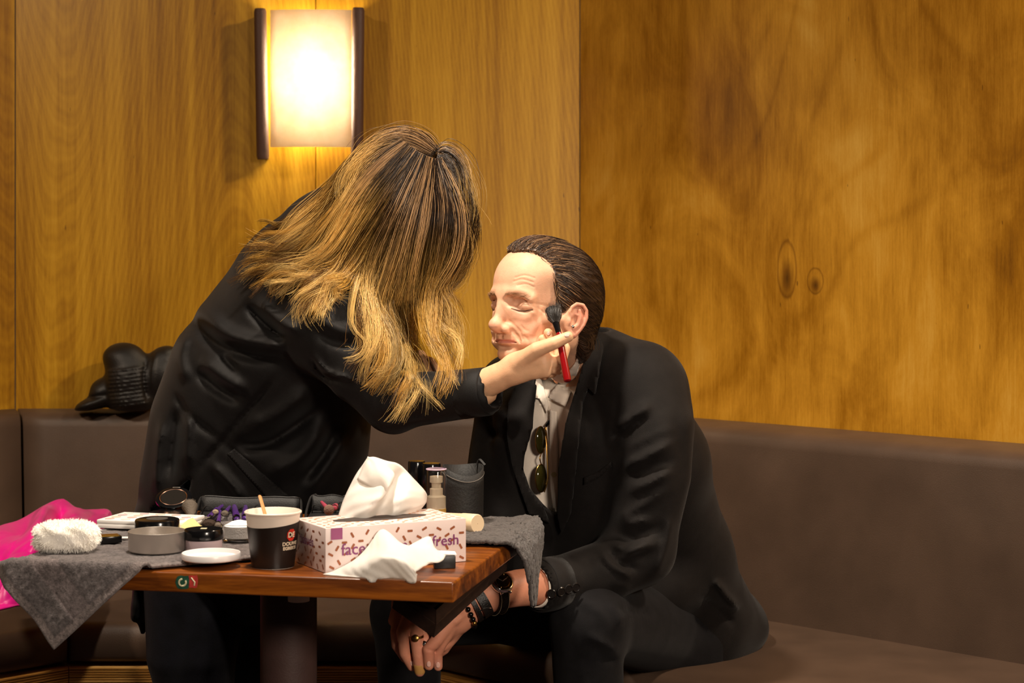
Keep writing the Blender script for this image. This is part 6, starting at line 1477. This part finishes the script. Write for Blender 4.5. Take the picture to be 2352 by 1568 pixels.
for gi, (grp, nlock, per) in enumerate(((GR[0], 70, 40), (GR[1], 62, 38), (GR[2], 46, 36), (GR[3], 30, 40))):
    G3 = [guide3d(g2) for g2 in grp]
    for lk in range(nlock):
        if gi == 3: i = 0 if rh.random() < .6 else 2; w0 = rh.random(); i2 = i+1
        else: x = (lk+rh.random())/nlock*(len(G3)-1); i = int(x); w0 = x-i; i2 = min(i+1, len(G3)-1)
        w0 = smooth01(np.array(w0))*1.0 if rh.random() < .6 else w0                      # locks gather on the drawn guides
        core = (G3[i]*(1-w0)+G3[i2]*w0).copy()
        endk = rh.normal(0, 1, 2)*(14, 15); core[:, 0] += endk[0]*tt**2; core[:, 1] += endk[1]*tt**2
        wa, wf_, wp = rh.uniform(8, 20), rh.uniform(1.4, 2.3), rh.uniform(0, 6.28)
        tone = rh.random(); dY = rh.uniform(-.016, .008) - (.006 if tone > .6 else 0)
        curl = rh.normal(0, 1); llen = rh.uniform(.90, 1.0) if rh.random() < (.8 if gi == 0 else .5) else rh.uniform(.58, .86); lw = rh.uniform(5, 11) if gi != 3 else rh.uniform(8, 15)
        dirn = np.gradient(core[:, :2], axis=0); dirn /= np.linalg.norm(dirn, axis=1, keepdims=True)+1e-9; nrm2 = np.stack([-dirn[:, 1], dirn[:, 0]], 1)
        fray = rh.random() < .3; lowl = rh.random() < .22
        for s_ in range(per):
            r1, r2 = rh.normal(0, 1, 2); stray = rh.random() < .07
            spread = lw*np.interp(tt, [0, .1, .3, .6, .85, 1], [.7, 1.0, 1.15, .95, .55, .9 if fray else .28])+abs(rh.normal(0, 2.5))*np.clip(tt-.75, 0, 1)*4*(2.4 if fray else .7)
            ln = llen*(rh.uniform(.93, 1.03) if rh.random() < .85 else rh.uniform(.75, .95)); ts = tt*ln
            off = r1*spread+wa*np.sin(wf_*2*np.pi*ts+wp)*np.clip(ts*1.6-.25, 0, 1)+rh.normal(0, .9)*np.sin(ts*11+rh.uniform(0, 6))
            off = off+curl*26*np.clip(ts-.72, 0, 1)**2*8*(.6+.4*r2)
            if stray: off = off+rh.normal(0, 26)*tt**1.6+4*np.sin(tt*8+rh.uniform(0, 6))
            cx_ = np.interp(ts, tt, core[:, 0]); cy_ = np.interp(ts, tt, core[:, 1]); nx_ = np.interp(ts, tt, nrm2[:, 0]); ny_ = np.interp(ts, tt, nrm2[:, 1])
            u = cx_+nx_*off; w_ = cy_+ny_*off
            Y = np.interp(ts, tt, core[:, 2])+dY*np.sin(np.pi*np.clip(ts, 0, 1))+r2*.0055*np.sin(np.pi*np.clip(ts*.9+.1, 0, 1))-abs(rh.normal(0, .003))*ts-(.008*np.sin(wf_*2*np.pi*ts+wp+1.5)*ts)
            L3 = np.stack([(u-CX)/F*Y, Y, CH-(w_-HY)/F*Y], 1); lines.append(L3)
            rt_ = (.22, .34, .42, .36)[gi]+.22*(rh.random()-.5)*.4+.16*(tone < .3); k_ = smooth01((ts-rt_*.45)/(rt_*.8+.10))[:, None]
            tip = PALE if tone > .55 else (GOLD if tone > .22 else MIDB)
            midc = GOLD if tone > .5 else (GOLD*.6 if tone > .25 else MIDB*.7)
            rootc = ROOT if (tone < .72 or (gi == 2 and tone < .9)) else np.array(rgb(176, 138, 96))
            c = rootc*(1-k_)+(midc*(1-ts[:, None])+tip*ts[:, None])*k_; cols.append(c*rh.uniform(.7, 1.25)*(.45 if lowl else 1)); r0 = rh.uniform(.0002, .00044); rad.append(r0*(1-.65*tt**3))
tag(strands_mesh('hair_strands', np.array(lines), np.array(rad), np.array(cols), M_whair, wh_o), kind='stuff')

# ================================================================== brush and pencil in her hands
a_, m_, t_, b__ = P(1304, 876, 3.085), P(1283, 764, 3.118), P(1277, 742, 3.124), P(1270, 708, 3.150)
br = thing('blush_brush', m_, 'red-handled make-up brush held against the man\'s cheek', 'brush')
m = MB(); m.add(*tube_vf([a_, a_.lerp(m_, .02), a_.lerp(m_, .1), a_.lerp(m_, .75), m_], [.004, .0062, .0066, .0058, .0045], 20)); m.build('handle', mat('red_lacquer', rgb(128, 8, 14), .2, coat=.4), br)
m = MB(); m.add(*tube_vf([m_, m_.lerp(t_, .5), t_], [.0047, .0052, .0062], 20)); m.build('ferrule', mat('black_ferrule', rgb(30, 28, 30), .2, metal=.6), br)
m = MB(); m.add(*tube_vf(spline([t_, t_.lerp(b__, .4), t_.lerp(b__, .8), b__], 10), list(np.interp(np.linspace(0, 1, 10), [0, .5, .85, 1], [.006, .0125, .0140, .008])), 20, flat=.7)); bo = m.build('bristles', mat('black_bristle', rgb(26, 22, 20), .6, bump=.8, bscale=400), br)
lines = []; cols = []; rad = []
for k in range(420):
    a = rh.uniform(0, 6.28); r = math.sqrt(rh.random()); d = (b__-t_).normalized(); s1_ = d.orthogonal().normalized(); s2_ = d.cross(s1_)
    e = b__+d*rh.uniform(-.004, .008)+(s1_*math.cos(a)+s2_*math.sin(a)*.7)*r*.016; s0 = t_+(s1_*math.cos(a)+s2_*math.sin(a))*r*.005; mid_ = s0.lerp(e, .5)+(s1_*math.cos(a)+s2_*math.sin(a))*r*.004
    lines.append([tuple(x) for x in spline([s0, mid_, e], 6)]); cols.append([np.array(rgb(40, 34, 30))]*6); rad.append(np.linspace(.0003, .0001, 6))
tag(strands_mesh('bristle_tips', lines, rad, cols, M_whair, bo), kind='stuff')
m = MB(); m.add(*tube_vf([P(985, 822, 3.372), P(1006, 866, 3.365)], .0022, 8)); pc_ = m.build('eye_pencil', mat('brown_pencil', rgb(92, 60, 44), .4), base=P(985, 822, 3.372)); tag(pc_, 'thin brown pencil in the woman\'s other hand behind her hair', 'pencil')

# ---- finger nails
M_nail = mat('nail', rgb(232, 184, 168), .25)
def nail(bvh, px, py, rx, ry, rot, parent):
    poly = [(px+rx*math.cos(a)*math.cos(rot)-ry*math.sin(a)*math.sin(rot), py+rx*math.cos(a)*math.sin(rot)+ry*math.sin(a)*math.cos(rot)) for a in np.linspace(0, 2*math.pi, 15)[:-1]]
    patch('fingernail', bvh, poly, .0006, M_nail, parent, .0005, 1, 3)
GB = bvh_of((gv, gf))
nail(GB, 1303, 769, 7, 4.5, -.4, wom); nail(GB, 1279, 757, 4, 5, .3, wom); nail(GB, 1260, 766, 4, 5, .3, wom)
nail(DB, 1006, 1527, 5, 7, 0, man); nail(DB, 985, 1525, 5, 7, 0, man); nail(DB, 947, 1524, 4.5, 7, -.4, man)
# ================================================================== black leather bag on the ledge of the backrest
Bg = Field((-1.12, 4.50, .80), (-.80, 4.695, 1.03), .0035)
Bg.u(ell(P(300, 872, 4.60), (.062, .062, .078), rotm(0, -.12, 0))); Bg.u(ell(P(282, 820, 4.61), (.048, .055, .036)), .02); Bg.u(ell(P(305, 918, 4.60), (.062, .06, .030)), .02)
Bg.u(ell(P(365, 862, 4.61), (.052, .055, .062), rotm(0, .2, 0)), .015); Bg.u(ell(P(385, 820, 4.62), (.030, .045, .028)), .02)
Bg.u(ell(P(212, 926, 4.60), (.044, .055, .016), rotm(0, -.35, 0)), .012); Bg.u(ell(P(240, 900, 4.61), (.035, .05, .035)), .02)
for k in range(10):
    y = 848+k*9.2; Bg.stroke([(248+k*.6, y+5), (290, y+1), (332+k*.8, y-6)], .0042, 3.0, (4.45, 4.62), taper=False)
Bg.stroke([(338, 820), (330, 870), (340, 930)], -.006, 4, (4.45, 4.65)); Bg.stroke([(362, 800), (352, 850), (350, 910)], .005, 5, (4.45, 4.65)); Bg.stroke([(200, 915), (250, 905)], -.005, 5, (4.45, 4.65))
# flat underside on the ledge
zl = .824; Bg.op((lambda X, Y, Z: zl-Z+0*X+0*Y, np.array([-1.2, 4.4, .7]), np.array([-.7, 4.8, 1.1])), 0, 'i')
v, f = Bg.mesh(1)
lb_ = mobj('leather_bag', v, f, mat('black_bag_leather', rgb(18, 15, 13), .5, bump=.25, bscale=200), base=(P(290, 940, 4.6).x, 4.6, zl)); tag(lb_, 'black ribbed leather bag lying on top of the backrest', 'bag')
